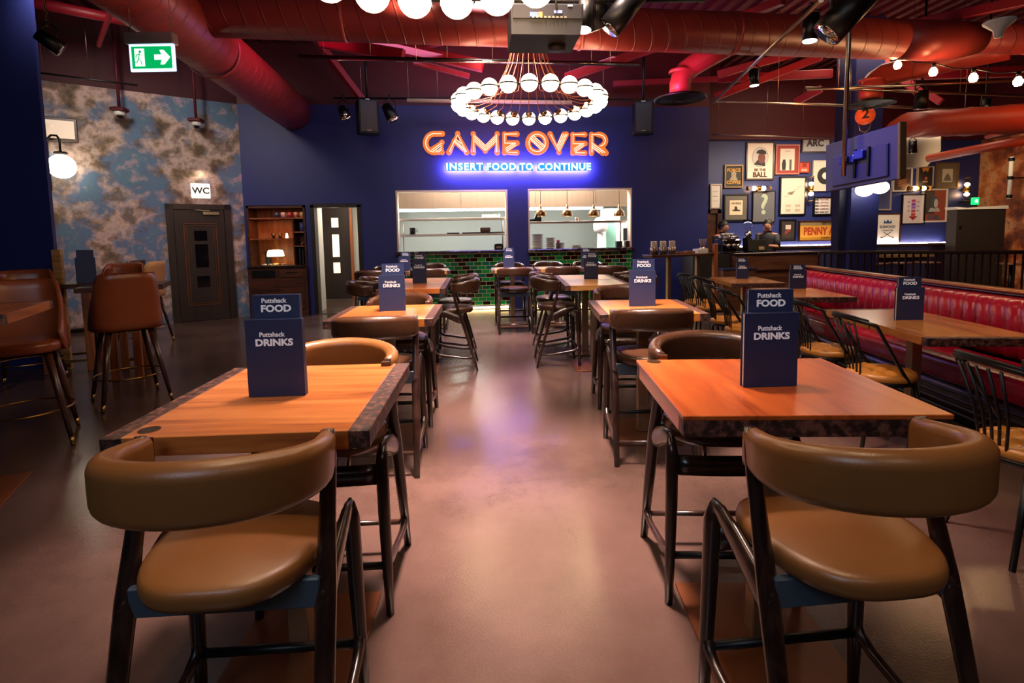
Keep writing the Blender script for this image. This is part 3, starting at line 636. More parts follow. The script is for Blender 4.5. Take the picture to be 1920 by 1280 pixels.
# ------------------------------------------------------------------ counter chairs
def arc_pts(fn, a0, a1, n): return [fn(a0+(a1-a0)*i/n) for i in range(n+1)]
def rrect(w, h, r, n=4):
    o = []
    for cx_, cy_, a0 in ((w/2-r, h/2-r, 0), (-w/2+r, h/2-r, PI/2), (-w/2+r, -h/2+r, PI), (w/2-r, -h/2+r, 1.5*PI)):
        for i in range(n+1): a = a0+PI/2*i/n; o.append((cx_+r*math.cos(a), cy_+r*math.sin(a)))
    return o
def seat_outline(w_front, w_back, y0, y1, n=48):
    """rounded seat plan: flat front, bowed back"""
    o = []
    for k in range(n):
        a = 2*PI*k/n; c, s_ = math.cos(a), math.sin(a)
        e = .62
        x = abs(c)**e*(1 if c > 0 else -1); y = abs(s_)**(e if s_ > 0 else .85)*(1 if s_ > 0 else -1)
        w = w_front if y > 0 else w_front+(w_back-w_front)*(-y)
        o.append((x*w, (y0+y1)/2+y*(y1-y0)/2))
    return o
def cushion(mb, outline, z0, z1, cy, dome=.02, edge=.025):
    def ring(sc, z, dz=0): return [Vector((x*sc, cy+(y-cy)*sc, z+dz)) for x, y in outline]
    h = z1-z0; rs = [ring(.93, z0), ring(.975, z0+h*.08), ring(1, z0+h*.35), ring(1, z0+h*.6), ring(.985, z0+h*.8), ring(.95, z0+h*.93), ring(.88, z1)]
    for sc in (.75, .5, .25, .02): rs.append(ring(sc, z1+dome*(1-sc*sc)-dome*.22))
    return mb.rings(rs)
def make_counter_chair():
    r = empty('counter_chair', (0, 0, 0), 0, '', 'chair')
    sb = MB(); cushion(sb, seat_outline(.212, .185, -.2, .215), .603, .66, 0, .02); sb.build('seat', M['tan'], r)
    # horseshoe back pad, bulging to the rear of the two posts
    hw = .222; path = [(-hw, .03, .875)]
    path += arc_pts(lambda a: (-hw*math.cos(a)*1.035, -.05-.2*math.sin(a)**.9 if math.sin(a) > 0 else -.05, .875), 0.0, PI, 22)[0:]
    path += [(hw, .03, .875)]
    n = len(path); sc = []
    for i in range(n):
        t = i/(n-1); q = math.sin(PI*t)**.5 if 0 < t < 1 else 0; sc.append((.6+.4*q, .76+.24*q))
    prof = rrect(.066, .138, .0328, 6)
    path = [(x, y, z+.026*math.sin(PI*i/(n-1))-.004) for i, (x, y, z) in enumerate(path)]
    pd = MB().sweep(path[::-1], prof, scale=sc[::-1]).build('back_pad', M['tan'], r)
    for sx in (-1, 1):
        x, y, z = path[0] if sx < 0 else path[-1]
        MB().box((x, y+.003, z), (.036, .004, .095), .0018).build('pad_end', M['cabinet_wood'], pd)
    for sx in (-1, 1):
        x = sx*.228
        rl = MB(); rl.tube([(x, .022, .925), (x, .012, .86), (x, -.03, .7), (x*1.01, -.075, .56), (x*1.03, -.15, .3), (x*1.05, -.232, 0)], [.012, .016, .018, .022, .019, .014], 10, ell=(.8, 1.2)); rl.build('rear_leg', M['dark_wood'], r)
        fl = MB(); fl.tube([(x, .19, .64), (x, .207, .59), (x*1.01, .213, .4), (x*1.03, .218, .2), (x*1.05, .222, 0)], [.016, .024, .023, .02, .015], 10); fl.build('front_leg', M['dark_wood'], r)
        ar = MB(); ar.tube([(x, .207, .60), (x, .19, .634), (x, .15, .63), (x, .08, .605), (x, .0, .57), (x, -.05, .55), (x, -.085, .53)], [.016, .02, .025, .03, .034, .038, .03], 10, ell=(.55, 1.2)); ar.build('side_rail', M['dark_wood'], r)
        st = MB(); st.tube([(x*1.03, .215, .235), (x*1.03, .2, .195), (x*1.035, .15, .175), (x*1.04, -.1, .135), (x*1.04, -.17, .14), (x*1.04, -.19, .17)], [.012, .017, .015, .014, .017, .01], 8); st.build('side_stretcher', M['dark_wood'], r)
        MB().cyl((x*1.05, .222, 0), (x*1.05, .222, .008), .014, seg=10).build('foot_glide', M['steel'], r)
    MB().cyl((-.235, .216, .19), (.235, .216, .19), .014, seg=10).build('footrest', M['black'], r)
    MB().cyl((-.238, -.19, .135), (.238, -.19, .135), .012, seg=10).build('rear_stretcher', M['dark_wood'], r)
    MB().box((0, -.078, .563), (.44, .02, .075), .004).build('rear_rail', M['blue_rail'], r)
    b = MB(); b.sweep(arc_pts(lambda a: (-.215+.43*a, .198+.012*math.sin(PI*a), .535), 0, 1, 8), [(.011, .035), (-.011, .035), (-.011, -.035), (.011, -.035)]); b.build('front_rail', M['dark_wood'], r)
    for sx in (-.1, .1): MB().cyl((sx, .19, .56), (sx, .17, .61), .008, seg=8).build('seat_spacer', M['steel'], r)
    return r
M['blue_rail'] = mat('slate_rail', '#3a4654', .4, noise=.1)
proto = make_counter_chair()
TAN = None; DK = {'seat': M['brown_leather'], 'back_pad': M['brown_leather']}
G1 = 'leather counter chairs around the high tables'
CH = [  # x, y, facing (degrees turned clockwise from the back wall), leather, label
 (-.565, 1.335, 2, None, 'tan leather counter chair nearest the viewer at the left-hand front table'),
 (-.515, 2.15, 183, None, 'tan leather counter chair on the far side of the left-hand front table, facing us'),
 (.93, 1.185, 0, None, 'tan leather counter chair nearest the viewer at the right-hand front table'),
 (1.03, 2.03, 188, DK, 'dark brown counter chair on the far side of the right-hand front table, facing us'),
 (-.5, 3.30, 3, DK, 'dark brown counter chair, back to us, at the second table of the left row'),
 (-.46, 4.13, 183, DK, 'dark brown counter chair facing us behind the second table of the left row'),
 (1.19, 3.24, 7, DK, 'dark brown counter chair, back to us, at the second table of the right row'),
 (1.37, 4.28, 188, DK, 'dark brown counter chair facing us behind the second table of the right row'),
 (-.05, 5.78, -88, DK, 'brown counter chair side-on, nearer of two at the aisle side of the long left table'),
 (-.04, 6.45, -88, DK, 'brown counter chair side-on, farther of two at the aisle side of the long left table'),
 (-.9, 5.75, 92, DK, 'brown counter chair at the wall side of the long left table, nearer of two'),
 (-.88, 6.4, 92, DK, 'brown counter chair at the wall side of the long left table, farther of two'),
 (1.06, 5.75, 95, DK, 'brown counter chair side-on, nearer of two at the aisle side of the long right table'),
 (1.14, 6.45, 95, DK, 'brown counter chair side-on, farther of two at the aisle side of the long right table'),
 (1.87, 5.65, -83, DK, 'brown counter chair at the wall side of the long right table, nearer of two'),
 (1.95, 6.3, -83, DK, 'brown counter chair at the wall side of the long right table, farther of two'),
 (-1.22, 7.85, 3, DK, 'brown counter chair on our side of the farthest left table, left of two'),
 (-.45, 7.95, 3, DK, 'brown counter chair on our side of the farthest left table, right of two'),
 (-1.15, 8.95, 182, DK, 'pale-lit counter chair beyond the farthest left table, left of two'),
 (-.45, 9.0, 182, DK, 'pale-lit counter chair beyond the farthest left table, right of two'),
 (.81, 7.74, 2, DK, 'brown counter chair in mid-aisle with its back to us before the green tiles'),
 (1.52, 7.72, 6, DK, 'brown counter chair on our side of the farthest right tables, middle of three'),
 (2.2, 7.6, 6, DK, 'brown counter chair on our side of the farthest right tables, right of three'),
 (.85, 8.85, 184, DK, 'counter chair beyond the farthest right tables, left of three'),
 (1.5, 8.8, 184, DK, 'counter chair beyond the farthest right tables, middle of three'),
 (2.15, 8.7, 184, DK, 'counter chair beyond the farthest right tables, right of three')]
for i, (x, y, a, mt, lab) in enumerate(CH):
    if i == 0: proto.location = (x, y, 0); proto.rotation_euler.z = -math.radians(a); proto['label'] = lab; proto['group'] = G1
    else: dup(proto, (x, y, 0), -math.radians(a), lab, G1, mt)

# ------------------------------------------------------------------ tables
def plank_top(mb, sx, sy, h, t): mb.box((0, 0, h-t/2), (sx, sy, t), .003); return mb
def make_table(label, loc, rz, sx, sy, h, wood_, ends='x', cat='table', group=None, inlay=None, end_w=.055, base=True, veneer=False):
    r = empty('high_table' if h > .8 else 'dining_table', loc, rz, label, cat, group); t = .052
    if ends == 'x': inner = (sx-2*end_w, sy)
    else: inner = (sx, sy-2*end_w)
    MB().box((0, 0, h-t/2), (*inner, t), .002).build('tabletop', wood_, r)
    for s_ in (-1, 1):
        if ends == 'x': MB().box((s_*(sx-end_w)/2, 0, h-t/2), (end_w, sy, t), .003).build('end_bar', M['end_grain'], r)
        else: MB().box((0, s_*(sy-end_w)/2, h-t/2), (sx, end_w, t), .003).build('end_bar', M['end_grain'], r)
    if veneer: MB().box((0, 0, h+.004), (sx+.004, sy+.004, .014), .002).build('veneer', wood_, r); h += .011
    if inlay:
        MB().cyl((inlay[0], inlay[1], h-.001), (inlay[0], inlay[1], h+.0015), .027, seg=24).build('number_disc', M['bronze'], r)
    if veneer: h -= .011
    MB().b2((-.035, -.035, .012), (.035, .035, h-t-.008), .004).build('column', M['steel_leg'], r)
    MB().box((0, 0, h-t-.004), (.3, .3, .01)).build('top_plate', M['black'], r)
    if base: MB().box((0, 0, .006), (.44, .52, .012), .002).build('base_plate', M['base_plate'], r)
    return r
TW = M['table_wood']; TR = M['table_wood_red']; TP = M['table_wood_pale']
def ang(a): return -math.radians(a)
HT = .9
make_table('orange plank high table with dark end bars at the front left', (-.57, 1.79, 0), ang(3), .69, .75, HT, TW, 'x', inlay=(-.25, -.32))
make_table('orange plank high table with dark front edge at the front right', (1.01, 1.655, 0), ang(8), .72, .665, HT-.011, M['table_wood_c'], 'y', inlay=(-.30, .30), end_w=.05, veneer=True)
make_table('reddish high table, second in the left row, holding a menu pair', (-.485, 3.70, 0), ang(3), .68, .72, HT, TR, 'x')
make_table('reddish high table, second in the right row, holding a menu pair', (1.27, 3.58, 0), ang(8), .68, .74, HT, TR, 'x')
GT = 'high tables pushed together'
make_table('nearer half of the long high table, third in the left row', (-.46, 5.66, 0), ang(2), .68, .7, HT, TR, 'x', group=GT)
make_table('farther half of the long high table, third in the left row', (-.44, 6.38, 0), ang(2), .68, .7, HT, TR, 'x', group=GT)
make_table('pale wood nearer half of the long high table, third in the right row', (1.43, 5.53, 0), ang(6), .68, .7, HT, TP, 'x', group=GT)
make_table('pale wood farther half of the long high table, third in the right row', (1.505, 6.25, 0), ang(6), .68, .7, HT, TP, 'x', group=GT)
make_table('farthest left high table before the kitchen, left half', (-1.2, 8.4, 0), ang(-4), .68, .68, HT, TP, 'x', group=GT)
make_table('farthest left high table before the kitchen, right half', (-.48, 8.46, 0), ang(-4), .68, .68, HT, TP, 'x', group=GT)
make_table('farthest right high table before the green tiles, left of three', (.84, 8.3, 0), ang(4), .66, .68, HT, TP, 'x', group=GT)
make_table('farthest right high table before the green tiles, middle of three', (1.53, 8.25, 0), ang(4), .66, .68, HT, TP, 'x', group=GT)
make_table('farthest right high table before the green tiles, right of three', (2.22, 8.2, 0), ang(4), .66, .68, HT, TP, 'x', group=GT)

# ------------------------------------------------------------------ menus: a folded drinks card in front of a taller food card
def card(name, w, h, d, word, loc, rz, label, small, printed=True, fold=.012):
    r = empty(name, loc, rz, label, 'menu', 'menus standing on the tables')
    b = MB(); b.b2((-w/2, -d/2, 0), (w/2, -d/2+.004, h)); b.build('front_cover', M['menu'], r)
    b = MB(); b.b2((-w/2, d/2-.004, 0), (w/2, d/2, h)); b.build('back_cover', M['menu'], r)
    MB().b2((w/2-.004, -d/2+.004, 0), (w/2, d/2-.004, h)).build('spine', M['navy_dark'], r)
    MB().b2((-w/2+.004, -d/2+.006, .002), (w/2-.006, d/2-.006, h-.004)).build('pages', M['paper'], r)
    if printed:
        y = -d/2-.0008
        wd = text('title', word, .030, (0, y, h-small), FRONT, M['print'], r, .0006, .0011, 1.12)
        text('brand_line', 'Puttshack', .021, (-.006, y, h-small+.026), FRONT, M['print'], r, .0006, .0004, .95)
    return r
M['print'] = mat('white_print', '#dcd9e2', .5, noise=0, emit=.12, ecol='#dcd9e2')
def menus(x, y, z, rz, where, w=.178, h=.25, food_dx=-.012, printed=True, lean=0):
    a = ang(rz)
    def q(dx, dy): return (x+dx*math.cos(a)-dy*math.sin(a), y+dx*math.sin(a)+dy*math.cos(a), z)
    card('drinks_menu', w, h, .026, 'DRINKS', q(0, 0), a, f'navy DRINKS menu card {where}', .075, printed)
    card('food_menu', w*.84, h*1.3, .022, 'FOOD', q(food_dx, .03), a, f'navy FOOD menu card behind the drinks menu {where}', .045, printed)
menus(-.59, 1.76, HT+.001, 2, 'on the front left table', food_dx=0)
menus(.995, 1.61, HT+.001, 4, 'on the front right table', .175, .24, food_dx=.012)
menus(-.46, 3.74, HT+.001, 3, 'on the second table of the left row', food_dx=.006)
menus(1.27, 3.585, HT+.001, 6, 'on the second table of the right row', food_dx=.016)
menus(-.43, 6.0, HT+.001, 3, 'on the long left table', .155, .25, .0)
menus(1.50, 5.93, HT+.001, 6, 'on the long right table', .158, .235, .018)
menus(-.83, 8.4, HT+.001, 0, 'on the farthest left tables', .17, .22, .02)
menus(.79, 8.32, HT+.001, 0, 'on the mid-aisle table before the tiles', .17, .25, .01)
menus(2.0, 8.2, HT+.001, 4, 'on the farthest right tables', .16, .23, .0)

# ------------------------------------------------------------------ bar stools with bucket seats on the left
def make_stool():
    r = empty('bar_stool', (0, 0, 0), 0, '', 'bar stool')
    SEAT = .74
    # upholstered tub: tall rounded back, sides falling to the front of the seat
    def tub(t, dz=0):
        cols = []
        for i in range(33):
            u = i/32*2-1; a = u*math.radians(112); c, s_ = math.cos(a), math.sin(a); e = .62
            x = (abs(s_)**e)*(1 if s_ > 0 else -1); y = -(abs(c)**e)*(1 if c > 0 else -1)
            k = abs(u); f = 1 if k < .42 else (.5+.5*math.cos(PI*(k-.42)/.58)); f = f**.8; top = .05+.35*f - .03*max(0, k/.42-.6)**2*(k < .42)
            col = []
            for j in range(9):
                v = j/8; z = SEAT-.075+(top+.075)*v; sc = 1-.10*v*v; fl = -.05*v*v*max(0, c)
                col.append(Vector((x*(.245+t)*sc, y*(.225+t)*(1-.02*v)+fl, z)))
            cols.append(col)
        return cols
    O_, I_ = tub(.018), tub(-.012); rg2 = []
    for a, b in zip(O_, I_): rg2.append(a+[(a[-1]+b[-1])/2+Vector((0, 0, .012))]+b[::-1])
    MB().rings(rg2).build('back_shell', M['cognac'], r)
    sb = MB(); ol = [(x, y) for x, y in seat_outline(.232, .225, -.205, .245)]; cushion(sb, ol, SEAT-.075, SEAT, .015, .02); sb.build('seat', M['cognac'], r)
    MB().box((0, 0, SEAT-.085), (.3, .3, .03), .01).build('seat_plate', M['black'], r)
    for sx in (-1, 1):
        for sy in (-1, 1):
            top = Vector((sx*.15, sy*.15, SEAT-.08)); bot = Vector((sx*.25, sy*.25, 0))
            lg = MB().tube([top, top.lerp(bot, .5), top.lerp(bot, .9)], [.025, .021, .015], 12).build('leg', M['walnut'], r)
            MB().tube([top.lerp(bot, .9), bot], [.0155, .012], 12).build('brass_cap', M['brass'], lg)
    rr = .262
    MB().tube([(rr*math.cos(2*PI*k/36), rr*math.sin(2*PI*k/36), .25) for k in range(36)], .007, 8, closed=True).build('foot_ring', M['brass'], r)
    return r
st0 = make_stool(); GS = 'brown leather bar stools at the left'
ST = [(-3.05, 4.0, 150, 'cognac bucket stool behind the small high table at the left edge'),
      (-2.86, 2.78, 120, 'cognac bucket stool mostly outside the left edge, one leg showing'),
      (-2.93, 4.98, -40, 'cognac bucket stool with its rounded back to us, standing free beside the mural tables'),
      (ony(40, 505, 5.7).x, 5.7, 150, 'cognac bucket stool just behind the stool at the left edge'),
      (ony(222, 505, 7.0).x, 7.0, 170, 'cognac bucket stool beyond the mural tables, hidden behind the free-standing stool'),
      (ony(226, 495, 8.35).x, 8.35, -95, 'dark bucket stool seen side-on by the mural, left of two'),
      (ony(262, 495, 7.75).x, 7.75, -95, 'pale tan bucket stool seen side-on by the mural, right of two')]
for i, (x, y, a, lab) in enumerate(ST):
    if i == 0: st0.location = (x, y, 0); st0.rotation_euler.z = ang(a); st0['label'] = lab; st0['group'] = GS
    else: dup(st0, (x, y, 0), ang(a), lab, GS, {'back_shell': M['cream_leather'], 'seat': M['cream_leather']} if i == 6 else ({'back_shell': M['brown_leather'], 'seat': M['brown_leather']} if i == 5 else None))
p0, p1 = onz(97, 563, 1.05), onz(8, 590, 1.05)
dv = (p0-p1); a_ = math.atan2(dv.y, dv.x); ln = dv.length; sd = Vector((-dv.y, dv.x, 0)).normalized()
c_ = (p0+p1)/2+sd*.36; 
tb = make_table('small high table cut off by the left edge, reddish top', (c_.x, c_.y, 0), a_-PI/2, .72, ln+.04, 1.05, TR, 'y')
def leg_table(label, c, rz, sx, sy, h, ix=.06):
    r = empty('mural_table', (*c, 0), rz, label, 'table', 'high tables by the mural')
    MB().box((0, 0, h-.025), (sx, sy, .05), .003).build('tabletop', M['cabinet_wood'], r)
    for a in (-1, 1):
        for b in (-1, 1): MB().b2((a*(sx/2-ix)-.035, b*(sy/2-.06)-.035, 0), (a*(sx/2-ix)+.035, b*(sy/2-.06)+.035, h-.05), .004).build('leg', M['amber_wood'], r)
    for b in (-1, 1): MB().bar((-(sx/2-ix), b*(sy/2-.06), .12), ((sx/2-ix), b*(sy/2-.06), .12), .03, .03).build('foot_rail', M['brass'], r)
    return r
leg_table('high wooden table by the mural carrying the blank navy menus', (-4.35, 6.45), ang(-20), .78, .6, .97, .2)
leg_table('high wooden table by the mural behind the free-standing stool', (-3.5, 6.0), ang(-20), .74, .6, .97, .27)
menus(-4.15, 6.42, .971, -28, 'with plain back covers on the mural table', .18, .28, 0, printed=False)
pp = ony(101, 520, 6.3)
po = MB().b2((pp.x-.05, 6.36, 0), (pp.x+.05, 6.4, ony(100, 468, 6.3).z), .006).build('wooden_post', M['table_wood_pale']); tag(po, 'short pale wooden post standing against the navy partition', 'post')
lg_ = empty('wall_ledge', mw(3.9, .18, 1.02), math.atan2(-AU.y, -AU.x), 'narrow wooden ledge along the mural behind the stools', 'ledge')
MB().box((0, 0, 0), (2.6, .3, .04), .004).build('board', M['amber_wood'], lg_); MB().box((0, .06, -.06), (2.5, .04, .08)).build('bearer', M['dark_wood'], lg_)

# ------------------------------------------------------------------ bistro chairs
def make_bistro():
    r = empty('bistro_chair', (0, 0, 0), 0, '', 'chair'); m_ = M['black']
    ol = [(.2*math.cos(2*PI*k/40), .2*math.sin(2*PI*k/40)) for k in range(40)]
    sb = MB(); rs = []
    def ring(sc, z): return [Vector((x*sc, y*sc, z)) for x, y in ol]
    rs = [ring(.94, .425), ring(1, .435), ring(1, .455), ring(.97, .472)]
    for sc in (.9, .8, .7, .6, .5, .4, .3, .2, .1, .02):
        rg3 = []
        for k, (x, y) in enumerate(ol):
            d = .006*(math.cos(x*sc*2*PI/.1)+math.cos(y*sc*2*PI/.1)); rg3.append(Vector((x*sc, y*sc, .474+.008*(1-sc*sc)+d)))
        rs.append(rg3)
    sb.rings(rs); sb.build('seat', M['honey_leather'], r)
    MB().lathe([(.17, .405), (.195, .405), (.195, .427), (.17, .427), (.17, .405)], seg=32).build('seat_ring', m_, r)
    for sx in (-1, 1):
        MB().tube([(sx*.13, .13, .41), (sx*.19, .19, 0)], [.014, .012], 10).build('front_leg', m_, r)
        MB().tube([(sx*.13, -.13, .41), (sx*.19, -.22, 0)], [.014, .012], 10).build('rear_leg', m_, r)
    hoop = [(-.185, .06, .43), (-.195, -.02, .55), (-.205, -.1, .68), (-.21, -.17, .80)]
    hoop += arc_pts(lambda a: (-.21*math.cos(a), -.17-.10*math.sin(a), .80+.04*math.sin(a)), .15, PI-.15, 12)
    hoop += [(.21, -.17, .80), (.205, -.1, .68), (.195, -.02, .55), (.185, .06, .43)]
    MB().tube(hoop, .0115, 8).build('back_hoop', m_, r)
    lo = [(-.19, -.205, .80)] + arc_pts(lambda a: (-.19*math.cos(a), -.19-.085*math.sin(a), .815+.028*math.sin(a)), .2, PI-.2, 10)+[(.19, -.205, .80)]
    MB().sweep(lo, rrect(.012, .036, .005, 2)).build('top_rail', m_, r)
    for k in range(5):
        u = (k-2)/2; MB().tube([(u*.07, -.175, .43), (u*.09, -.19, .6), (u*.115, -.265+abs(u)*.012, .81)], .0065, 8).build('spindle', m_, r)
    return r
bi0 = make_bistro(); GB = 'bistro chairs along the banquette tables'
BI = [(2.93, 3.93, 98, 'bistro chair with honey seat behind the front right menus'),
      (2.78, 3.22, 98, 'bistro chair with tufted seat and spindle back at the middle banquette table'),
      (2.47, 2.0, 100, 'nearest bistro chair at the right edge beside the tan chair'),
      (3.3, 7.02, 75, 'farthest of the four bistro chairs beyond the right row'),
      (3.23, 6.5, 75, 'second farthest of the four bistro chairs beyond the right row'),
      (2.93, 5.48, 98, 'second nearest of the four bistro chairs beyond the right row'),
      (2.82, 4.95, 98, 'nearest of the four bistro chairs, just left of the front right menus')]
for i, (x, y, a, lab) in enumerate(BI):
    if i == 0: bi0.location = (x, y, 0); bi0.rotation_euler.z = ang(a); bi0['label'] = lab; bi0['group'] = GB
    else: dup(bi0, (x, y, 0), ang(a), lab, GB)

# ------------------------------------------------------------------ banquette tables
DT = .75
make_table('amber dining table before the banquette, right of the front right table', (3.22, 3.44, 0), ang(11), .66, 1.28, DT, M['table_wood_b'], 'y', base=True)
make_table('dining table corner at the right edge before the banquette', (3.0, 1.78, 0), ang(10), .66, 1.0, DT, M['table_wood_b'], 'y')
make_table('dining table half hidden behind the front right menus', (3.63, 5.35, 0), ang(10), .66, .98, DT, M['table_wood_b'], 'y')
make_table('farthest dining table before the wooden bar counter', (3.9, 6.93, 0), ang(10), .66, 1.05, DT, M['table_wood_b'], 'y')
menus(3.22, 3.50, DT+.001, 8, 'on the amber banquette table', .19, .235, .012)
menus(3.83, 5.68, DT+.001, 8, 'on the half hidden banquette table', .19, .21, .01)
menus(3.97, 7.12, DT+.001, 8, 'on the table before the bar counter', .17, .225, .0)

# ------------------------------------------------------------------ banquette
bl = [Vector(q) for q in ((4.60, 6.62, 0), (4.24, 4.7, 0), (4.05, 3.47, 0), (3.79, 1.6, 0), (3.6, .3, 0))]
path = []
for a, b in zip(bl[:-1], bl[1:]):
    n = max(2, int((b-a).length/.02))
    for i in range(n): path.append(a.lerp(b, i/n))
path.append(bl[-1])
for _ in range(30):
    for i in range(1, len(path)-1): path[i] = (path[i-1]+path[i]*2+path[i+1])/4
bq = empty('banquette', (0, 0, 0), 0, 'long deep-red channelled leather banquette along the right side', 'banquette')
prof = []
for k in range(13):
    a = -PI/2+PI*k/12; prof.append((.1+.13*math.cos(a)**.7 if math.cos(a) > 0 else .1, .68+.215*math.sin(a)))
prof = [(.0, .455)]+prof+[(.0, .905)]
dist = 0; sc = []; rows = []
for i, p_ in enumerate(path):
    if i: dist += (p_-path[i-1]).length
    d_ = (path[min(i+1, len(path)-1)]-path[max(i-1, 0)]).normalized(); o_ = Vector((d_.y, -d_.x, 0)); o_ = o_ if o_.x < 0 else -o_
    g_ = abs(math.sin(PI*dist/.125))**.45
    rows.append([p_+o_*(a*(.82+.18*g_) if a > .05 else a)+d_*(.09*math.cos((b-.68)/.23*PI/2) if a > .05 else 0)+Vector((0, 0, b)) for a, b in prof])
MB().rings(rows).build('channelled_back', M['red_leather'], bq)
def off_path(a): 
    o = []
    for i, p_ in enumerate(path[::6]+[path[-1]]): o.append(p_)
    return o
pl = path[::8]+[path[-1]]
def sweep_left(mb, prof_): 
    rows = []
    for i, p_ in enumerate(pl):
        d_ = (pl[min(i+1, len(pl)-1)]-pl[max(i-1, 0)]).normalized(); o_ = Vector((d_.y, -d_.x, 0)); o_ = o_ if o_.x < 0 else -o_
        rows.append([p_+o_*a+Vector((0, 0, b)) for a, b in prof_])
    return mb.rings(rows)
sweep_left(MB(), [(.15, .36), (.15, .455), (.2, .47), (.4, .475), (.54, .47), (.57, .455), (.575, .42), (.57, .32), (.54, .30), (.2, .3)]).build('seat', M['red_leather'], bq)
sweep_left(MB(), [(0, .03), (.0, .3), (.5, .3), (.5, .03)]).build('plinth', M['dark_wood'], bq)
sweep_left(MB(), [(-.06, .0), (-.06, .9), (-.06, .925), (.05, .925), (.05, .9), (0, .9), (0, .0)]).build('back_board', M['dark_wood'], bq)
sweep_left(MB(), [(-.07, .925), (-.07, .945), (.06, .945), (.06, .925)]).build('top_trim', mat('gilded_trim', '#a4693a', .3, .6), bq)
lv = MB()
for z in (.07, .12, .17, .22): sweep_left(lv, [(.5, z), (.515, z), (.515, z+.022), (.5, z+.022)])
lv.build('vent_louvre', M['charcoal'], bq)
# handrail beyond the banquette
ra, rb = onz(1535, 470, 1.1), onz(1918, 469, 1.1); rb = rb+(rb-ra)*.9
rl = empty('balustrade', (0, 0, 0), 0, 'dark wooden balustrade with thin spindles behind the banquette', 'balustrade')
d_ = (rb-ra); nb = int(d_.length/.083)
MB().bar(ra-Vector((0, 0, .025)), rb-Vector((0, 0, .025)), .075, .05, .012).build('handrail', M['dark_wood'], rl)
MB().bar(ra-Vector((0, 0, 1.0)), rb-Vector((0, 0, 1.0)), .05, .04).build('bottom_rail', M['dark_wood'], rl)
for i in range(nb+1):
    q = ra+d_*(i/nb); MB().b2((q.x-.009, q.y-.009, .08), (q.x+.009, q.y+.009, 1.06)).build('spindle', M['spindle'], rl)
# ------------------------------------------------------------------ ring chandeliers
def chandelier(c, R, label, ztop):
    r = empty('ring_chandelier', c, 0, label, 'chandelier', 'ring chandeliers'); n = 24; gr = .098
    MB().tube([(R*math.cos(2*PI*k/72), R*math.sin(2*PI*k/72), -.005) for k in range(72)], .012, 8, closed=True).build('ring', M['black'], r)
    h = ztop-c[2]
    MB().lathe([(0, 0), (.16, 0), (.17, -.02), (.17, -.05), (0, -.05)], (0, 0, h), 24).build('ceiling_plate', M['black'], r)
    for k in range(n):
        a = 2*PI*(k+.5)/n; p = Vector((R*math.cos(a), R*math.sin(a), 0)); o = Vector((math.cos(a), math.sin(a), 0)); t = Vector((-o.y, o.x, 0))
        gb = MB().sphere(p+o*.02, gr, 20, 12).build('globe', M['globe'], r)
        MB().tube([p+o*.02+(t*math.cos(b)+o*math.sin(b))*(gr+.003) for b in [2*PI*i/28 for i in range(28)]], .009, 6, closed=True).build('globe_band', M['black'], gb)
        MB().lathe([(.0, .0), (.05, .0), (.052, .012), (.0, .014)], p+o*.02+(-o*.87+Vector((0, 0, .5)))*gr*.9, 16, -o*.87+Vector((0, 0, .5))).build('socket', M['bronze'], gb)
        q = p-o*gr*.85
        top = Vector((.14*math.cos(a), .14*math.sin(a), h-.04))
        pts = [q+Vector((0, 0, 0)), q-o*.05+Vector((0, 0, -.03)), q-o*.16+Vector((0, 0, -.02)), q*.62+Vector((0, 0, .03)), q*.36+Vector((0, 0, .42)), (q*.24+Vector((0, 0, .75))), top]
        MB().tube(pts, .0042, 6).build('cord', M['cord'], r)
    return r
M['cord'] = mat('copper_cord', '#a8552c', .45, .3, noise=0)
n_, f_ = onz(992, 155, 3.13), onz(992, 222, 3.13)
cc = (n_+f_)/2; RR = (f_-n_).length/2-.02
chandelier((cc.x, cc.y, 3.13), RR, 'whole ring chandelier of glowing globes above the neon sign', 4.95)
f2 = ony(817, -1, 3.25); chandelier((f2.x, 3.25-RR, f2.z), RR, 'nearer ring chandelier cut off by the top of the picture, only globe bottoms showing', 4.95)

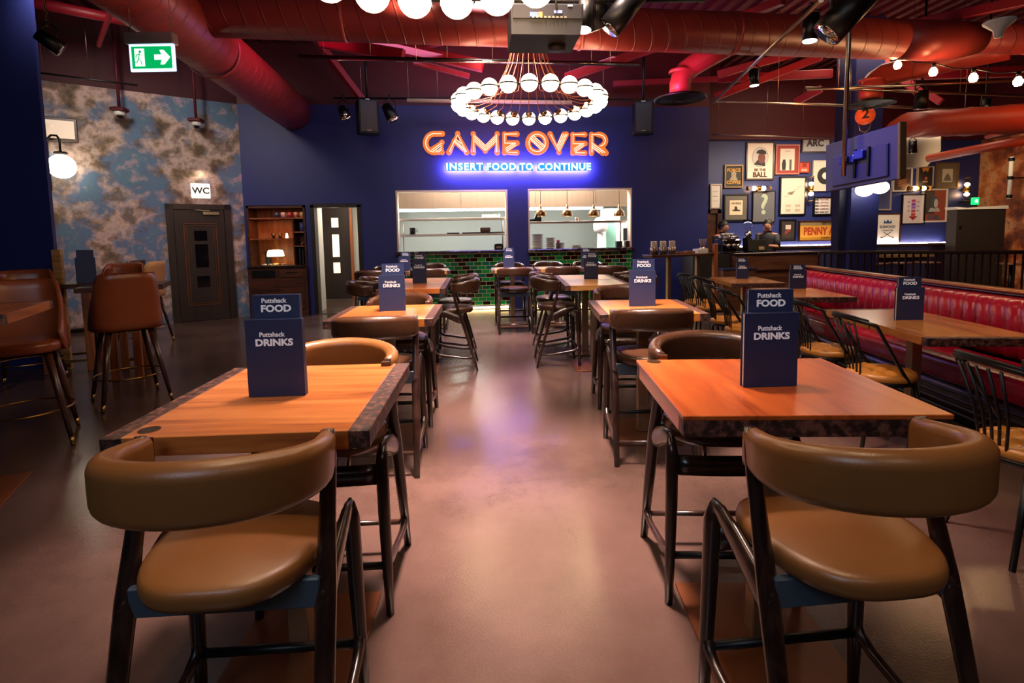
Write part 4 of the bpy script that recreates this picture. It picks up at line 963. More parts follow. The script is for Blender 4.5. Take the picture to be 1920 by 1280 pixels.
# ------------------------------------------------------------------ neon sign
YS = YB-.09
def z2(x, y): q = ony(780+x/5.19, 230+y/5.19, YS); return Vector((q.x, YS, q.z))
GO = empty('neon_sign', (0, 0, 0), 0, 'orange neon GAME OVER sign on the navy wall below the ring chandelier', 'neon sign')
def q_arc(cx_, cy_, rx, ry, a0, a1, n=14): return [(cx_+rx*math.cos(math.radians(a0+(a1-a0)*i/n)), cy_+ry*math.sin(math.radians(a0+(a1-a0)*i/n))) for i in range(n+1)]
LET = [
 ('G', [[(255, 108)]+q_arc(178, 198, 84, 90, -90, -270)+[(252, 288), (252, 192), (165, 258)]], [[(250, 108)]+q_arc(178, 198, 84, 90, -90, -265), [(150, 270), (250, 200)], [(165, 282), (250, 222)], [(185, 290), (250, 243)], [(210, 290), (252, 262)]]),
 ('A', [[(320, 288), (405, 108), (493, 288)], [(375, 178), (470, 258)]], [[(325, 280), (405, 120), (490, 285)], [(385, 160), (440, 205)], [(372, 172), (470, 255)], [(365, 184), (480, 280)]]),
 ('M', [[(557, 290), (557, 110), (675, 242), (790, 110), (790, 290)], [(570, 165), (675, 272), (780, 165)]], [[(562, 288), (562, 115), (675, 222), (785, 115), (785, 288)], [(566, 135), (675, 240), (782, 135)], [(568, 158), (675, 258), (780, 158)], [(568, 180), (675, 275), (780, 180)]]),
 ('E', [[(982, 112), (862, 112), (862, 290), (980, 290)], [(870, 200), (982, 198)], [(872, 270), (965, 205)]], [[(980, 112), (862, 112), (862, 200), (970, 200)], [(870, 252), (945, 203)], [(870, 272), (962, 207)], [(880, 284), (975, 215)], [(985, 290), (890, 290)]]),
 ('O', [q_arc(1178, 198, 88, 90, 0, 360, 40), [(1110, 140), (1245, 255)]], [q_arc(1178, 198, 80, 84, 0, 360, 40), [(1115, 165), (1215, 265)], [(1112, 148), (1232, 258)], [(1122, 133), (1245, 245)], [(1138, 124), (1250, 228)]]),
 ('V', [[(1305, 110), (1392, 285), (1462, 112)], [(1440, 115), (1385, 250)]], [[(1308, 115), (1392, 282), (1470, 112)], [(1455, 112), (1385, 262)], [(1438, 112), (1378, 240)], [(1420, 112), (1370, 225)]]),
 ('E', [[(1642, 116), (1526, 116), (1526, 294), (1642, 294)], [(1534, 206), (1644, 204)], [(1536, 276), (1626, 210)]], [[(1640, 116), (1526, 116), (1526, 206), (1634, 206)], [(1534, 256), (1606, 208)], [(1534, 276), (1622, 213)], [(1545, 288), (1636, 220)], [(1644, 294), (1552, 294)]]),
 ('R', [[(1708, 296), (1708, 116), (1780, 116)]+q_arc(1782, 174, 62, 58, -90, 60)+[(1800, 232), (1850, 296)], [(1716, 216), (1820, 296)]], [[(1710, 290), (1710, 116), (1780, 116)]+q_arc(1782, 174, 58, 54, -90, 80), [(1716, 205), (1838, 292)], [(1714, 225), (1815, 294)], [(1714, 245), (1785, 294)]])]
for nm, body, lines in LET:
    b = MB()
    for st in body:
        pts = [z2(*p) for p in st]
        b.tube(pts, .055, 10, up=(0, 1, 0), ell=(1, .35))
        for p in (pts[0], pts[-1]): b.sphere(p, .055, 12, 8, (1, .35, 1))
        for p in pts[1:-1]: b.sphere(p, .055, 10, 6, (1, .35, 1))
    lo = b.build('letter_'+nm.lower(), M['neon_orange'], GO)
    t = MB()
    for st in lines: t.tube([z2(*p)-Vector((0, .022, 0)) for p in st], .006, 6)
    t.build('tube', M['neon_line'], lo)
for x_, z_ in ((100, 200), (405, 125), (675, 235), (862, 200), (1095, 200), (1392, 270), (1526, 200), (1708, 200)):
    q = z2(x_, z_); MB().cyl(q, (q.x, YB, q.z), .008, seg=8).build('standoff', M['black'], GO)
IN = empty('neon_slogan', (0, 0, 0), 0, 'cyan neon line INSERT FOOD TO CONTINUE with violet glow under the orange sign', 'neon sign')
for wd_, x0, x1 in (('INSERT', 295, 650), ('FOOD', 690, 968), ('TO', 1005, 1130), ('CONTINUE', 1180, 1692)):
    a, b = z2(x0, 435), z2(x1, 435); w_ = b.x-a.x; zc = (a.z+b.z)/2
    me = text_mesh(wd_, .18, .012, .004, 1, 1.15); xs = [v.co.x for v in me.vertices]; f = w_/(max(xs)-min(xs)); m0 = (max(xs)+min(xs))/2
    for v in me.vertices: v.co.x = (v.co.x-m0)*f
    me.materials.clear(); me.materials.append(M['neon_cyan'])
    o = bpy.data.objects.new('word', me); COL.objects.link(o); o.parent = IN; o.location = ((a.x+b.x)/2, YS-.075, zc); o.rotation_euler = FRONT
    for x_ in (a.x+.1, b.x-.1): MB().cyl((x_, YS-.05, zc), (x_, YB, zc), .008, seg=8).build('standoff', M['black'], IN)
    MB().box(((a.x+b.x)/2, YS-.05, zc), (w_+.03, .02, .135), .008).build('backing', M['neon_block'], IN)
    MB().box(((a.x+b.x)/2, YS-.025, zc), (w_+.02, .02, .12)).build('backlight', M['neon_purple'], IN)

# ------------------------------------------------------------------ loudspeakers, track rails, spotlights
def speaker(px_, py_, Y, rz, lab, mirror=1):
    c = ony(px_, py_, Y); r = empty('loudspeaker', c, rz, lab, 'loudspeaker', 'black hanging loudspeakers')
    MB().prism([(-.15, -.14), (.15, -.14), (.19, .08), (.1, .17), (-.1, .17), (-.19, .08)], -.27, .27).build('cabinet', M['black_plastic'], r)
    MB().box((0, -.146, .0), (.27, .012, .5), .004).build('grille', M['charcoal'], r); MB().box((0, -.154, -.23), (.07, .004, .012)).build('badge', M['steel'], r)
    MB().cyl((0, 0, .27), (0, 0, 4.9-c.z), .022, seg=12).build('pole', M['black'], r)
    MB().box((0, 0, .29), (.08, .08, .05), .01).build('bracket', M['steel'], r)
speaker(690, 221, 9.4, .25, 'black loudspeaker on a pole left of the neon sign')
speaker(1206, 223, 9.4, -.3, 'black loudspeaker on a pole right of the neon sign')
def rail(name, p, q, Y0, Y1, r_, m_, lab, rods=()):
    a, b = ony(*p, Y0), ony(*q, Y1); e = empty(name, (0, 0, 0), 0, lab, 'lighting track')
    MB().cyl(a, b, r_, seg=10).build('rail', m_, e)
    for t_ in rods:
        c = a.lerp(b, t_); MB().cyl(c, (c.x, c.y, 4.95), .004, seg=6).build('suspension_rod', M['steel'], e)
    return e
rail('lighting_track', (560, 106), (1200, 121), 7.7, 7.7, .028, M['black'], 'long black lighting track crossing behind the ring chandelier', (.07, .2, .42, .7, .85))
rail('lighting_track', (633, 112), (1198, 120), 7.55, 7.55, .014, M['chrome'], 'bright conduit along the long black track', (.25, .5, .9))
rail('lighting_track', (625, 184), (1250, 187), 9.6, 9.6, .016, M['black'], 'thin black track above the loudspeakers', (.08, .3, .8))
cr = rail('lighting_track', (763, 188), (1072, 192), 9.5, 9.5, .034, M['white_metal'], 'cream tube light rail behind the ring chandelier', (.01, .99))
rail('lighting_track', (1337, 192), (1540, 0), 8.4, 3.4, .017, M['steel'], 'diagonal track running up to the right over the bar', ())
rail('lighting_track', (1340, 190), (1925, 208), 8.4, 8.0, .017, M['steel'], 'level track over the bar under the diagonal one', (.2, .43, .8))
rail('lighting_track', (1510, 164), (1925, 180), 7.6, 7.2, .017, M['steel'], 'level track crossing behind the television pole', (.15, .7))
rail('lighting_track', (1512, 168), (1925, 150), 7.6, 6.6, .017, M['steel'], 'upper right track rising behind the string lights', (.5,))
rail('lighting_track', (1335, 252), (1560, 258), 10.8, 10.8, .014, M['steel'], 'thin track in front of the framed pictures', (.05, .45, .75))
rail('lighting_track', (70, 136), (258, 160), 8.2, 8.6, .014, M['black'], 'short black track above the mural at the left', (.05, .5, .95))
rail('lighting_track', (960, 2), (1320, -2), 3.6, 3.6, .02, M['black'], 'black track at the top edge above the projector', ())
def spotlight(px_, py_, Y, aim, lab, s=1, lit=0, mz=4.9, style=0, rod=True):
    c = ony(px_, py_, Y); r = empty('spotlight', c, 0, lab, 'spotlight', 'black track spotlights'); d = Vector(aim).normalized()
    r_ = .055*s; L_ = .2*s
    MB().cyl(-d*L_*.5, d*L_*.5, r_, r_*(1.0 if style == 0 else 1.35), 18).build('housing', M['black'], r)
    b = MB().lathe([(0, 0), (r_*.92*(1 if style == 0 else 1.3), 0), (r_*.92*(1 if style == 0 else 1.3), .004), (0, .004)], d*(L_*.5), 18, d).build('lens', M['lamp_white'] if lit else M['chrome'], r)
    x = d.cross(Vector((1, 0, .01))).normalized()
    MB().tube([Vector((-r_-.012, 0, 0)), Vector((-r_-.012, 0, L_*.6)), Vector((0, 0, L_*.85)), Vector((r_+.012, 0, L_*.6)), Vector((r_+.012, 0, 0))], .008*s, 6).build('yoke', M['black'], r)
    if rod: MB().cyl((0, 0, L_*.8), (0, 0, rod if not isinstance(rod, bool) else L_*.8+.12), .012*s, seg=8).build('stem', M['black'], r)
    return r
spotlight(645, 212, 9.55, (.35, -.6, -.7), 'black spotlight with bright lens left of the left loudspeaker', 1.3, 0, style=1, rod=.3)
spotlight(731, 212, 9.55, (.45, -.3, -.85), 'black spotlight with louvred back right of the left loudspeaker', 1.5, 0, style=1, rod=.3)
spotlight(1096, 28, 3.6, (-.12, -.1, -1), 'lit black tube spotlight beside the projector', 1.0, 1, rod=.12)
sp2 = spotlight(1118, 14, 3.7, (.3, .2, -.9), 'dark tilted spotlight just right of the lit one beside the projector', 1.35, 0, style=1, rod=.15)
spotlight(1168, 20, 3.6, (-.62, .1, -.75), 'large black square-ended lamp tilted left at the top', 1.45, 0, rod=.3)
spotlight(1590, 20, 3.7, (-.6, .2, -.7), 'large black lamp in shadow at the top right', 2.0, 0, rod=.3)
spotlight(1520, 52, 4.3, (-.05, 0, -1), 'lit black tube spotlight on the diagonal track, upper of two', 1.05, 1, rod=.2)
spotlight(1414, 145, 6.6, (.05, 0, -1), 'lit black tube spotlight on the diagonal track, lower of two', 1.0, 1, rod=.2)
spotlight(1728, 187, 7.4, (0, .1, -1), 'grey spotlight with barn doors above the television', 1.3, 0, style=1, rod=1.7)
spotlight(1848, 200, 7.9, (0, 0, -1), 'black tube spotlight on the level track at far right', 1.2, 0, rod=1.7)
spotlight(1711, 276, 8.6, (0, 0, -1), 'small black bell-shaped spotlight in front of the pale bulkhead', 1.0, 0, style=1, rod=2.2)
spotlight(93, 78, 6.0, (.5, .3, -.4), 'black spotlight hanging on a chain at the upper left', 1.1, 0, style=1, rod=.18)
def chain(px_, py_, Y, z1):
    c = ony(px_, py_, Y); b = MB(); n = int((z1-c.z)/.04)
    for i in range(n):
        z = c.z+i*.04; b.tube([(c.x+(.012*math.cos(a) if i % 2 else 0), c.y+(0 if i % 2 else .012*math.cos(a)), z+.026*math.sin(a)) for a in [2*PI*k/12 for k in range(12)]], .004, 5, closed=True)
    o = b.build('chain', M['brass']); tag(o, 'gold link chain holding the black spotlight at upper left', 'chain')
chain(88, 46, 6.0, 4.9)
# cameras on poles
for px_, py_, lab in ((224, 208, 'white dome camera on a maroon pole by the mural, left of two'), (368, 228, 'white dome camera on a maroon pole by the mural, right of two')):
    s_, z_ = ms(px_, py_); q = mw(s_, .35, z_); q = onplane(px_, py_, q, AN)
    r = empty('dome_camera', q, 0, lab, 'camera', 'dome cameras by the mural')
    MB().box((0, 0, .02), (.2, .2, .06), .015).build('mount', M['maroon'], r); MB().cyl((0, 0, .04), (0, 0, 4.9-q.z), .022, seg=12).build('pole', M['maroon'], r)
    MB().lathe([(.07, -.01), (.075, -.05), (.06, -.07), (0, -.07)]).build('collar', M['white'], r); MB().sphere((0, 0, -.07), .045, 14, 8).build('lens_dome', M['black_plastic'], r)
# exit sign
c = ony(286, 102, 5.2); ex = empty('exit_sign', c, -.1, 'hanging green emergency exit sign with running figure and arrow', 'sign')
MB().box((0, 0, .13), (.43, .09, .1), .008).build('housing', M['inox'], ex)
MB().box((0, 0, -.03), (.4, .022, .235), .004).build('acrylic_frame', E('lit_edge_acrylic', '#b8d4ff', 1.6), ex)
MB().box((0, -.013, -.03), (.355, .006, .19), .002).build('green_panel', E('exit_green', '#00a858', .75), ex)
wt_ = E('exit_white', '#f4fff8', .95)
mo = Matrix.Translation((.09, -.017, -.03)) @ Matrix.Rotation(PI/2, 4, 'X')
MB().prism([(-.065, .022), (0, .022), (-.015, .062), (.02, .062), (.075, 0), (.02, -.062), (-.015, -.062), (0, -.022), (-.065, -.022)], -.001, .001, mo).build('arrow', wt_, ex)
MB().box((-.105, -.017, -.03), (.085, .003, .15)).build('doorway_symbol', wt_, ex)
fg = MB(); y_ = -.02
fg.sphere((-.098, y_, .018), .012, 10, 6, (1, .2, 1))
for p, q in (((-.102, .004), (-.11, -.04)), ((-.102, 0), (-.125, -.01)), ((-.125, -.01), (-.135, -.03)), ((-.1, 0), (-.082, -.018)), ((-.11, -.04), (-.09, -.065)), ((-.09, -.065), (-.085, -.095)), ((-.11, -.04), (-.125, -.07)), ((-.125, -.07), (-.15, -.075))): fg.bar((p[0], y_, p[1]), (q[0], y_, q[1]), .012, .004)
fg.build('running_figure', E('exit_green_figure', '#00a858', .6), ex)
for x in (-.18, .18): MB().cyl((x, 0, .18), (x, 0, 4.9-c.z), .003, seg=6).build('cable', M['steel'], ex)
# wall globe lamp and lit picture on the mural
s_, z_ = ms(116, 312); q = mw(s_, .24, z_); q = onplane(116, 312, q, AN)
wl = empty('wall_lamp', q, math.atan2(-AU.y, -AU.x), 'glowing opal globe lamp on a black curved arm on the mural', 'wall lamp')
MB().sphere((0, 0, 0), .178, 24, 16).build('globe', E('lit_opal_wall_globe', '#fff0d4', 5), wl)
MB().tube([(-.16, .2, -.35), (-.16, .2, .3), (-.15, .16, .42), (-.1, .1, .47), (-.03, .03, .46), (0, 0, .4), (0, 0, .2)], .016, 8).build('arm', M['black'], wl); MB().lathe([(.09, 0), (.08, .025), (.02, .035), (0, .035)], (0, 0, .19), 16).build('cap', M['black'], wl)
s_, z_ = ms(97, 242); q = mw(s_, .02, z_)
wp = empty('lit_picture', q, math.atan2(-AU.y, -AU.x), 'small lit picture in a brown frame on the mural above the globe lamp', 'picture')
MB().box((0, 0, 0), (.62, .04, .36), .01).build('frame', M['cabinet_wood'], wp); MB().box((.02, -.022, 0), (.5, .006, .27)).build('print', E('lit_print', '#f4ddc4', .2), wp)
MB().box((-.06, -.026, .04), (.2, .002, .03)).build('drawing', M['steel'], wp)
# projector
c = ony(1020, 62, 3.55); pj = empty('projector', c, -.03, 'black projector hanging from the ceiling with its ports facing us', 'projector')
MB().prism([(-.225, -.07), (.205, -.07), (.225, .05), (.225, .115), (-.225, .115)], -.17, .17, Matrix.Rotation(PI/2, 4, 'X')).build('case', M['black_plastic'], pj)
MB().box((0, -.172, .065), (.43, .006, .085), .002).build('port_panel', M['black_plastic'], pj)
pt = MB()
for i in range(9): pt.box((-.09+i*.025, -.177, .03), (.014, .006, .01))
pt.build('socket', M['steel'], pj)
MB().box((-.085, -.177, .045), (.05, .006, .028)).build('blue_connector', E('blue_connector', '#3a50c0', .3), pj); MB().box((-.045, -.177, .045), (.024, .006, .03)).build('orange_connector', mat('orange_connector', '#d0702c', .4), pj)
MB().box((.065, -.177, .062), (.05, .004, .018)).build('blue_label', mat('blue_label', '#5868b8', .4), pj); MB().box((.14, -.177, .1), (.028, .004, .01)).build('label', M['paper'], pj)
MB().tube([(-.12, -.1, .115), (-.1, -.12, .19), (0, -.15, .205), (.05, -.18, .15), (.055, -.18, .07)], .006, 8).build('cable', M['charcoal'], pj)
MB().cyl((0, 0, .115), (0, 0, 4.9-c.z), .03, seg=14).build('ceiling_pole', M['black'], pj); MB().box((0, 0, .13), (.16, .16, .03), .005).build('mount', M['black'], pj)
MB().lathe([(.06, 0), (.055, -.02), (0, -.022)], (.09, .05, -.07), 20).build('foot', M['charcoal'], pj)
# string lights
sl = empty('string_light', (0, 0, 0), 0, 'string of bare glowing bulbs swagged below the thick duct at right', 'string lights')
bp_ = [(1683, 121), (1750, 134), (1825, 145), (1909, 152)]; P_ = []
for i, (x, y) in enumerate(bp_):
    q = ony(x, y, 6.6-.35*i); P_.append(q+Vector((0, 0, .1)))
    MB().lathe([(0, -.055), (.03, -.05), (.045, -.02), (.042, .01), (.022, .045), (.02, .05)], q, 16).build('bulb', M['bulb'], sl)
    MB().cyl(q+Vector((0, 0, .045)), q+Vector((0, 0, .1)), .022, seg=12).build('socket', M['black'], sl)
sw = [P_[0]+Vector((-.4, .2, .12))]
for a, b in zip(P_[:-1], P_[1:]):
    sw.append(a); sw.append((a+b)/2-Vector((0, 0, .03)))
sw += [P_[-1], P_[-1]+Vector((.6, -.3, -.02))]; MB().tube(sw, .007, 6).build('wire', M['black'], sl)
o = MB().lathe([(0, -.1), (.035, -.09), (.05, -.02), (.13, .05), (.14, .07), (0, .07)], ony(1873, 53, 5.2), 20).build('ceiling_sensor', M['white']); tag(o, 'white cone-shaped ceiling fitting at the upper right', 'ceiling fitting')
# numbered ball
c = ony(1622, 217, 8.1); nb = empty('numbered_ball', c, -math.atan2(c.x, c.y), 'glowing orange ball bearing the number 2 above the television', 'ball sign')
MB().sphere((0, 0, 0), .14, 28, 18).build('ball', E('lit_orange_ball', '#f0602a', .14), nb); text('numeral', '2', .2, (.005, -.146, 0), FRONT, M['ink'], nb, .012, .004)
MB().tube([(-.09, 0, -.1), (-.06, 0, -.22), (0, 0, -.26), (.06, 0, -.22), (.09, 0, -.1)], .008, 8).build('tee_wire', M['steel'], nb); MB().cyl((0, 0, -.26), (0, 0, -.6), .01, seg=8).build('stem', M['steel'], nb)
MB().bar((0, 0, -.6), (.3, .45, -.6), .02, .02).build('wall_arm', M['steel'], nb)

# ------------------------------------------------------------------ television on a ceiling pole, its back to us
a, b = ony(1549, 275, 5.75), ony(1684, 226, 4.8); a2, b2 = ony(1549, 352, 5.75), ony(1684, 345, 4.8)
c = (a+b+a2+b2)/4; u = (b-a); u.z = 0; wdt = u.length; rz = math.atan2(u.y, u.x); hgt = .53; TR_ = (0, -.045, 0)
def rt(x, y, z): return (x*math.cos(.045)-z*math.sin(.045), y, x*math.sin(.045)+z*math.cos(.045))
tv = empty('television', c, rz, 'flat television on a ceiling pole, its blue-lit back towards us', 'television')
MB().box(rt(0, .03, 0), (wdt+.04, .05, hgt), .008, TR_).build('screen_casing', M['tv_back'] if 'tv_back' in M else mat('television_back', '#2a2c58', .45), tv)
MB().box(rt(wdt/2+.025, .02, 0), (.03, .075, hgt+.01), .004, TR_).build('edge_bezel', M['gold'], tv)
MB().box(rt(.0, -.005, -.06), (wdt*.78, .03, hgt*.62), .01, TR_).build('rear_housing', mat('television_rear', '#303070', .45), tv)  # housing colour carries the blue light too
MB().box((-.1, -.05, .02), (.2, .05, .08), .008).build('bracket_plate', mat('blue_lit_bracket', '#2030a0', .35, .4), tv); MB().box((.06, -.05, .05), (.12, .05, .09), .008).build('bracket_arm', mat('blue_lit_bracket_arm', '#2838b8', .35, .4), tv)  # bracket blues are the coloured light painted in
for x in (-.02, .16): MB().box((x, -.03, -.03), (.022, .03, .3), .004).build('mount_rail', M['black'], tv)
MB().cyl((-.09, -.1, -.15), (-.09, -.1, 4.9-c.z), .024, seg=14).build('pole', M['steel'], tv); MB().box((-.09, -.075, .02), (.08, .07, .05), .006).build('clamp', M['black'], tv)
for px_, py_ in ((1621, 356), (1650, 351)):
    q = ony(px_, py_, 8.4); r = empty('globe_sconce', q, 0, 'white glowing globe on the navy column under the television, ' + ('left' if px_ == 1621 else 'right') + ' of two', 'wall lamp', 'globes on the column')
    MB().sphere((0, 0, 0), .12, 20, 14, (1.2, 1, .9)).build('globe', E('lit_column_globe_%d' % px_, '#fff0d4', 7), r); MB().bar((0, 0, 0), (0, .2, 0), .03, .03).build('arm', M['brass'], r)

# ------------------------------------------------------------------ dresser with lamp, in the niche beside the mural
dx = (DR[0]+DR[1])/2; dw = (DR[1]-DR[0])/2-.01
ds = empty('dresser', (dx, YB, 0), 0, 'dark wood dresser with open shelves built into the navy wall beside the mural', 'dresser')
b = MB(); b.b2((-dw, -.1, 0), (dw, .42, .9)); b.build('base_cabinet', M['cabinet_wood'], ds)
MB().b2((-dw-.01, -.13, .9), (dw+.01, .42, .94), .004).build('worktop', M['dark_wood'], ds)
b = MB(); b.b2((-dw, -.02, .94), (-dw+.035, .42, 2.04)); b.b2((dw-.035, -.02, .94), (dw, .42, 2.04)); b.b2((-dw, -.02, 2.0), (dw, .42, 2.04)); b.build('upper_frame', M['cabinet_wood'], ds)
MB().b2((-dw, .40, .94), (dw, .42, 2.0)).build('back_panel', M['amber_wood'], ds)
xd = dw-.24
MB().b2((-dw+.035, .0, 1.8), (dw-.035, .4, 1.825)).build('shelf', M['amber_wood'], ds); MB().b2((-dw+.035, .0, 1.42), (xd, .4, 1.445)).build('shelf', M['amber_wood'], ds)
MB().b2((xd, .0, .94), (xd+.02, .4, 1.8)).build('divider', M['cabinet_wood'], ds); MB().b2((xd+.02, .0, 1.54), (dw-.035, .4, 1.56)).build('shelf', M['amber_wood'], ds); MB().b2((xd+.02, .0, 1.28), (dw-.035, .4, 1.3)).build('shelf', M['amber_wood'], ds)
MB().b2((-dw+.06, -.112, .72), (-.04, -.1, .86)).build('open_slot', M['black'], ds)
dr_ = MB().b2((.03, -.118, .72), (dw-.05, -.1, .87), .004).build('drawer', M['cabinet_wood'], ds); MB().b2((.15, -.13, .8), (.35, -.118, .815)).build('handle', M['black'], dr_)
for x0, x1 in ((-dw+.05, -.03), (.03, dw-.05)):
    o = MB().b2((x0, -.118, .12), (x1, -.1, .68), .004).build('door', M['cabinet_wood'], ds); MB().b2((x0+.03, -.126, .14), (x1-.03, -.118, .16)).build('bottom_trim', M['brass'], o)
lx, ly, lz = dx-.09, YB+.12, .945
lp = empty('table_lamp', (lx, ly, lz), 0, 'glowing white-shaded table lamp on the dresser', 'lamp')
MB().lathe([(.15, .16), (.155, .17), (.14, .25), (.12, .28), (.06, .285)], seg=28).build('lamp_shade', E('lit_lamp_shade', '#ffe6b8', 2.2), lp)
MB().cyl((0, 0, 0), (0, 0, .4), .008, seg=10).build('stem', M['brass'], lp); MB().lathe([(.09, 0), (.09, .015), (.02, .03), (0, .03)]).build('base', M['brass'], lp); MB().sphere((0, 0, .41), .016, 10, 8).build('finial', M['brass'], lp)
area('dresser_lamp_glow', (lx, ly, lz+.15), (lx, ly, 0), .2, .6, (1, .62, .3))
area('dresser_shelf_strip', (dx-.1, YB+.05, 1.79), (dx-.1, YB+.1, 0), .6, 2.0, (1, .5, .2), .05)
area('dresser_top_strip', (dx, YB+.0, 1.99), (dx, YB+.1, 0), .8, .5, (1, .5, .2), .04)
cols = ['#2a3050', '#b08a8c', '#8a2a34', '#a86a6a', '#b8a070']
for i, cl_ in enumerate(cols):
    x = dx-.02+i*.115; o = MB().lathe([(0, 0), (.038, 0), (.04, .1), (.034, .1), (.033, .01), (0, .01)]).tube([(.038, 0, .08), (.065, 0, .075), (.065, 0, .03), (.038, 0, .025)], .006, 6).build('mug', mat('mug_glaze_%d' % i, cl_, .3)); o.location = (x, YB+.1, 1.826)
    tag(o, f'{["dark blue", "pale pink", "dark red", "dusty pink", "cream"][i]} mug on the top shelf of the dresser', 'mug', 'mugs on the dresser')
for i in range(3):
    r = empty('tumbler_glass', (dx-.1+i*.12, YB+.1, 1.446), 0, ['clear tumbler on the dresser middle shelf, left of three', 'clear tumbler on the dresser middle shelf, middle of three', 'glowing candle tumbler on the dresser middle shelf, right of three'][i], 'glass', 'tumblers on the dresser')
    cyl_cup(.035, .042, .09).build('cup', M['glass'], r)
    MB().cyl((0, 0, .008), (0, 0, .06), .026, seg=14).build('contents', E('lit_candle', '#ffe2b0', 3) if i == 2 else M['gold'], r)
o = MB().lathe([(0, 0), (.045, 0), (.045, .17), (0, .17)]).build('canister', mat('lilac_canister', '#4a4684', .4)); o.location = (dx+dw-.1, YB+.12, 1.561); tag(o, 'violet canister in the right-hand cubby of the dresser', 'canister')
for i in range(3):
    o = MB().lathe([(0, 0), (.03, .0), (.06, .03), (.056, .03), (.028, .005), (0, .005)]).build('bowl', M['bronze']); o.location = (dx+dw-.11+.012*(i-1), YB+.14, 1.301+.018*i); tag(o, 'small copper bowl in the stack in the dresser cubby', 'bowl', 'copper bowls in the dresser')
for i in range(2):
    o = MB().b2((-.012, -.1, 0), (.012, .1, .31)).build('ledger', M['ink']); o.location = (dx+dw-.15+i*.055, YB+.16, .945); tag(o, ['dark upright folder in the dresser, left of two', 'dark upright folder in the dresser, right of two'][i], 'folder', 'folders in the dresser')
for i in range(7):
    x = dx-.32+i*.055; o = MB().tube([(-.03, 0, .012), (.03, 0, .012)], .011, 8).build('cutlery_roll', M['paper'] if i % 2 else M['steel']); o.location = (x+.1*(i > 4), YB+.02+.02*(i % 3), .945); o.rotation_euler.z = i*.9
    tag(o, 'small napkin-wrapped cutlery roll lying at the foot of the dresser lamp', 'cutlery roll', 'cutlery rolls on the dresser')
pf = empty('picture_frame', (dx-.27, YB+.25, .945), 0, 'small dark frame leaning behind the dresser lamp', 'picture frame'); MB().box((0, 0, .12), (.1, .02, .24), .004).build('frame', M['black'], pf); MB().box((0, -.011, .12), (.07, .004, .2)).build('print', M['steel'], pf)

# ------------------------------------------------------------------ high shelf with cups against the navy wall
sa, sb_ = onz(1213, 478, 1.06), onz(1330, 474, 1.06); d_ = sb_-sa; ln = d_.length; rz = math.atan2(d_.y, d_.x)
hs = empty('standing_shelf', (sa.x, sa.y, 0), rz, 'narrow standing wooden shelf on slim steel legs against the navy wall', 'shelf')
MB().b2((0, -.14, 1.02), (ln+.1, .14, 1.06), .004).build('board', M['cabinet_wood'], hs)
for x in (.42, ln*.8): MB().b2((x-.03, -.03, 0), (x+.03, .03, 1.02), .004).build('leg', M['steel_leg'], hs)
MB().b2((ln*.98, -.16, 0), (ln*.98+.07, -.09, 1.22), .006).build('corner_post', M['amber_wood'], hs)
def onhs(x, y, z): a = rz; return (sa.x+x*math.cos(a)-y*math.sin(a), sa.y+x*math.sin(a)+y*math.cos(a), z)
for i in range(6):
    x = .08+i*.088; r = empty('napkin_cup', onhs(x, -.04+.05*(i % 2), 1.0605), rz, f'metal cup of white napkins on the standing shelf, {["leftmost", "second from left", "third from left", "fourth from left", "fifth from left", "rightmost"][i]} of six', 'cup', 'napkin cups on the standing shelf')
    cyl_cup(.035, .04, .12).build('cup', M['steel'], r)
    b = MB(); b.box((0, 0, .13), (.055, .035, .17), .004); b.box((.004, .01, .135), (.03, .05, .17), .004, (0, 0, .5)); b.build('napkins', M['paper'], r)
for i, (x, w_, h_, m_, nm, lab) in enumerate(((.62, .14, .035, M['amber_wood'], 'wooden_tray', 'low wooden tray beside the napkin cups'), (.78, .14, .045, M['amber_wood'], 'wooden_box', 'open wooden box right of the low wooden tray'), (.95, .1, .07, M['white'], 'napkin_box', 'small white box on the standing shelf'), (1.05, .12, .075, M['white'], 'napkin_dispenser', 'white dispenser at the right of the standing shelf'))):
    x = x*ln/1.2; r = empty(nm, onhs(x, -.02, 1.0605), rz, lab, 'box'); MB().b2((-w_/2, -.07, 0), (w_/2, .07, h_), .004).build('body', m_, r); MB().b2((-w_/2+.01, -.06, h_), (w_/2-.01, .06, h_+.004)).build('lining', M['charcoal'] if i < 2 else M['paper'], r)
r = empty('straw_cup', onhs(ln*.92, .05, 1.0605), rz, 'cup of pale wooden stirrers at the right of the standing shelf', 'cup'); cyl_cup(.04, .045, .1).build('cup', M['steel'], r)
for k in range(10):
    a = 2*PI*k/10; MB().cyl((.012*math.cos(a), .012*math.sin(a), .02), (.06*math.cos(a), .06*math.sin(a), .24), .004, seg=6).build('stirrer', M['gold'], r)

# ------------------------------------------------------------------ bar counter, coffee machine, grinder, till screen, two staff
YC = 9.4
bx0, bx1 = ony(1377, 480, YC).x, ony(1538, 480, YC).x; bz = ony(1450, 473, YC).z
bc = empty('bar_counter', ((bx0+bx1)/2, YC, 0), 0, 'brown wooden bar counter under the framed pictures', 'bar counter'); w = (bx1-bx0)/2
MB().b2((-w, 0, 0), (w, .6, bz-.04)).build('body', M['bar_wood'], bc); MB().b2((-w-.02, -.03, bz-.04), (w+.02, .62, bz), .006).build('worktop', M['dark_wood'], bc)
MB().b2((-w, -.012, bz-.32), (w, 0, bz-.06)).build('upper_panel', M['bar_wood'], bc); MB().b2((-w, -.02, bz-.35), (w, 0, bz-.325)).build('bead', M['dark_wood'], bc)
lb = empty('low_cabinet', (bx0-.22, YC-.25, 0), 0, 'low wooden cabinet standing at the left end of the bar counter', 'cabinet')
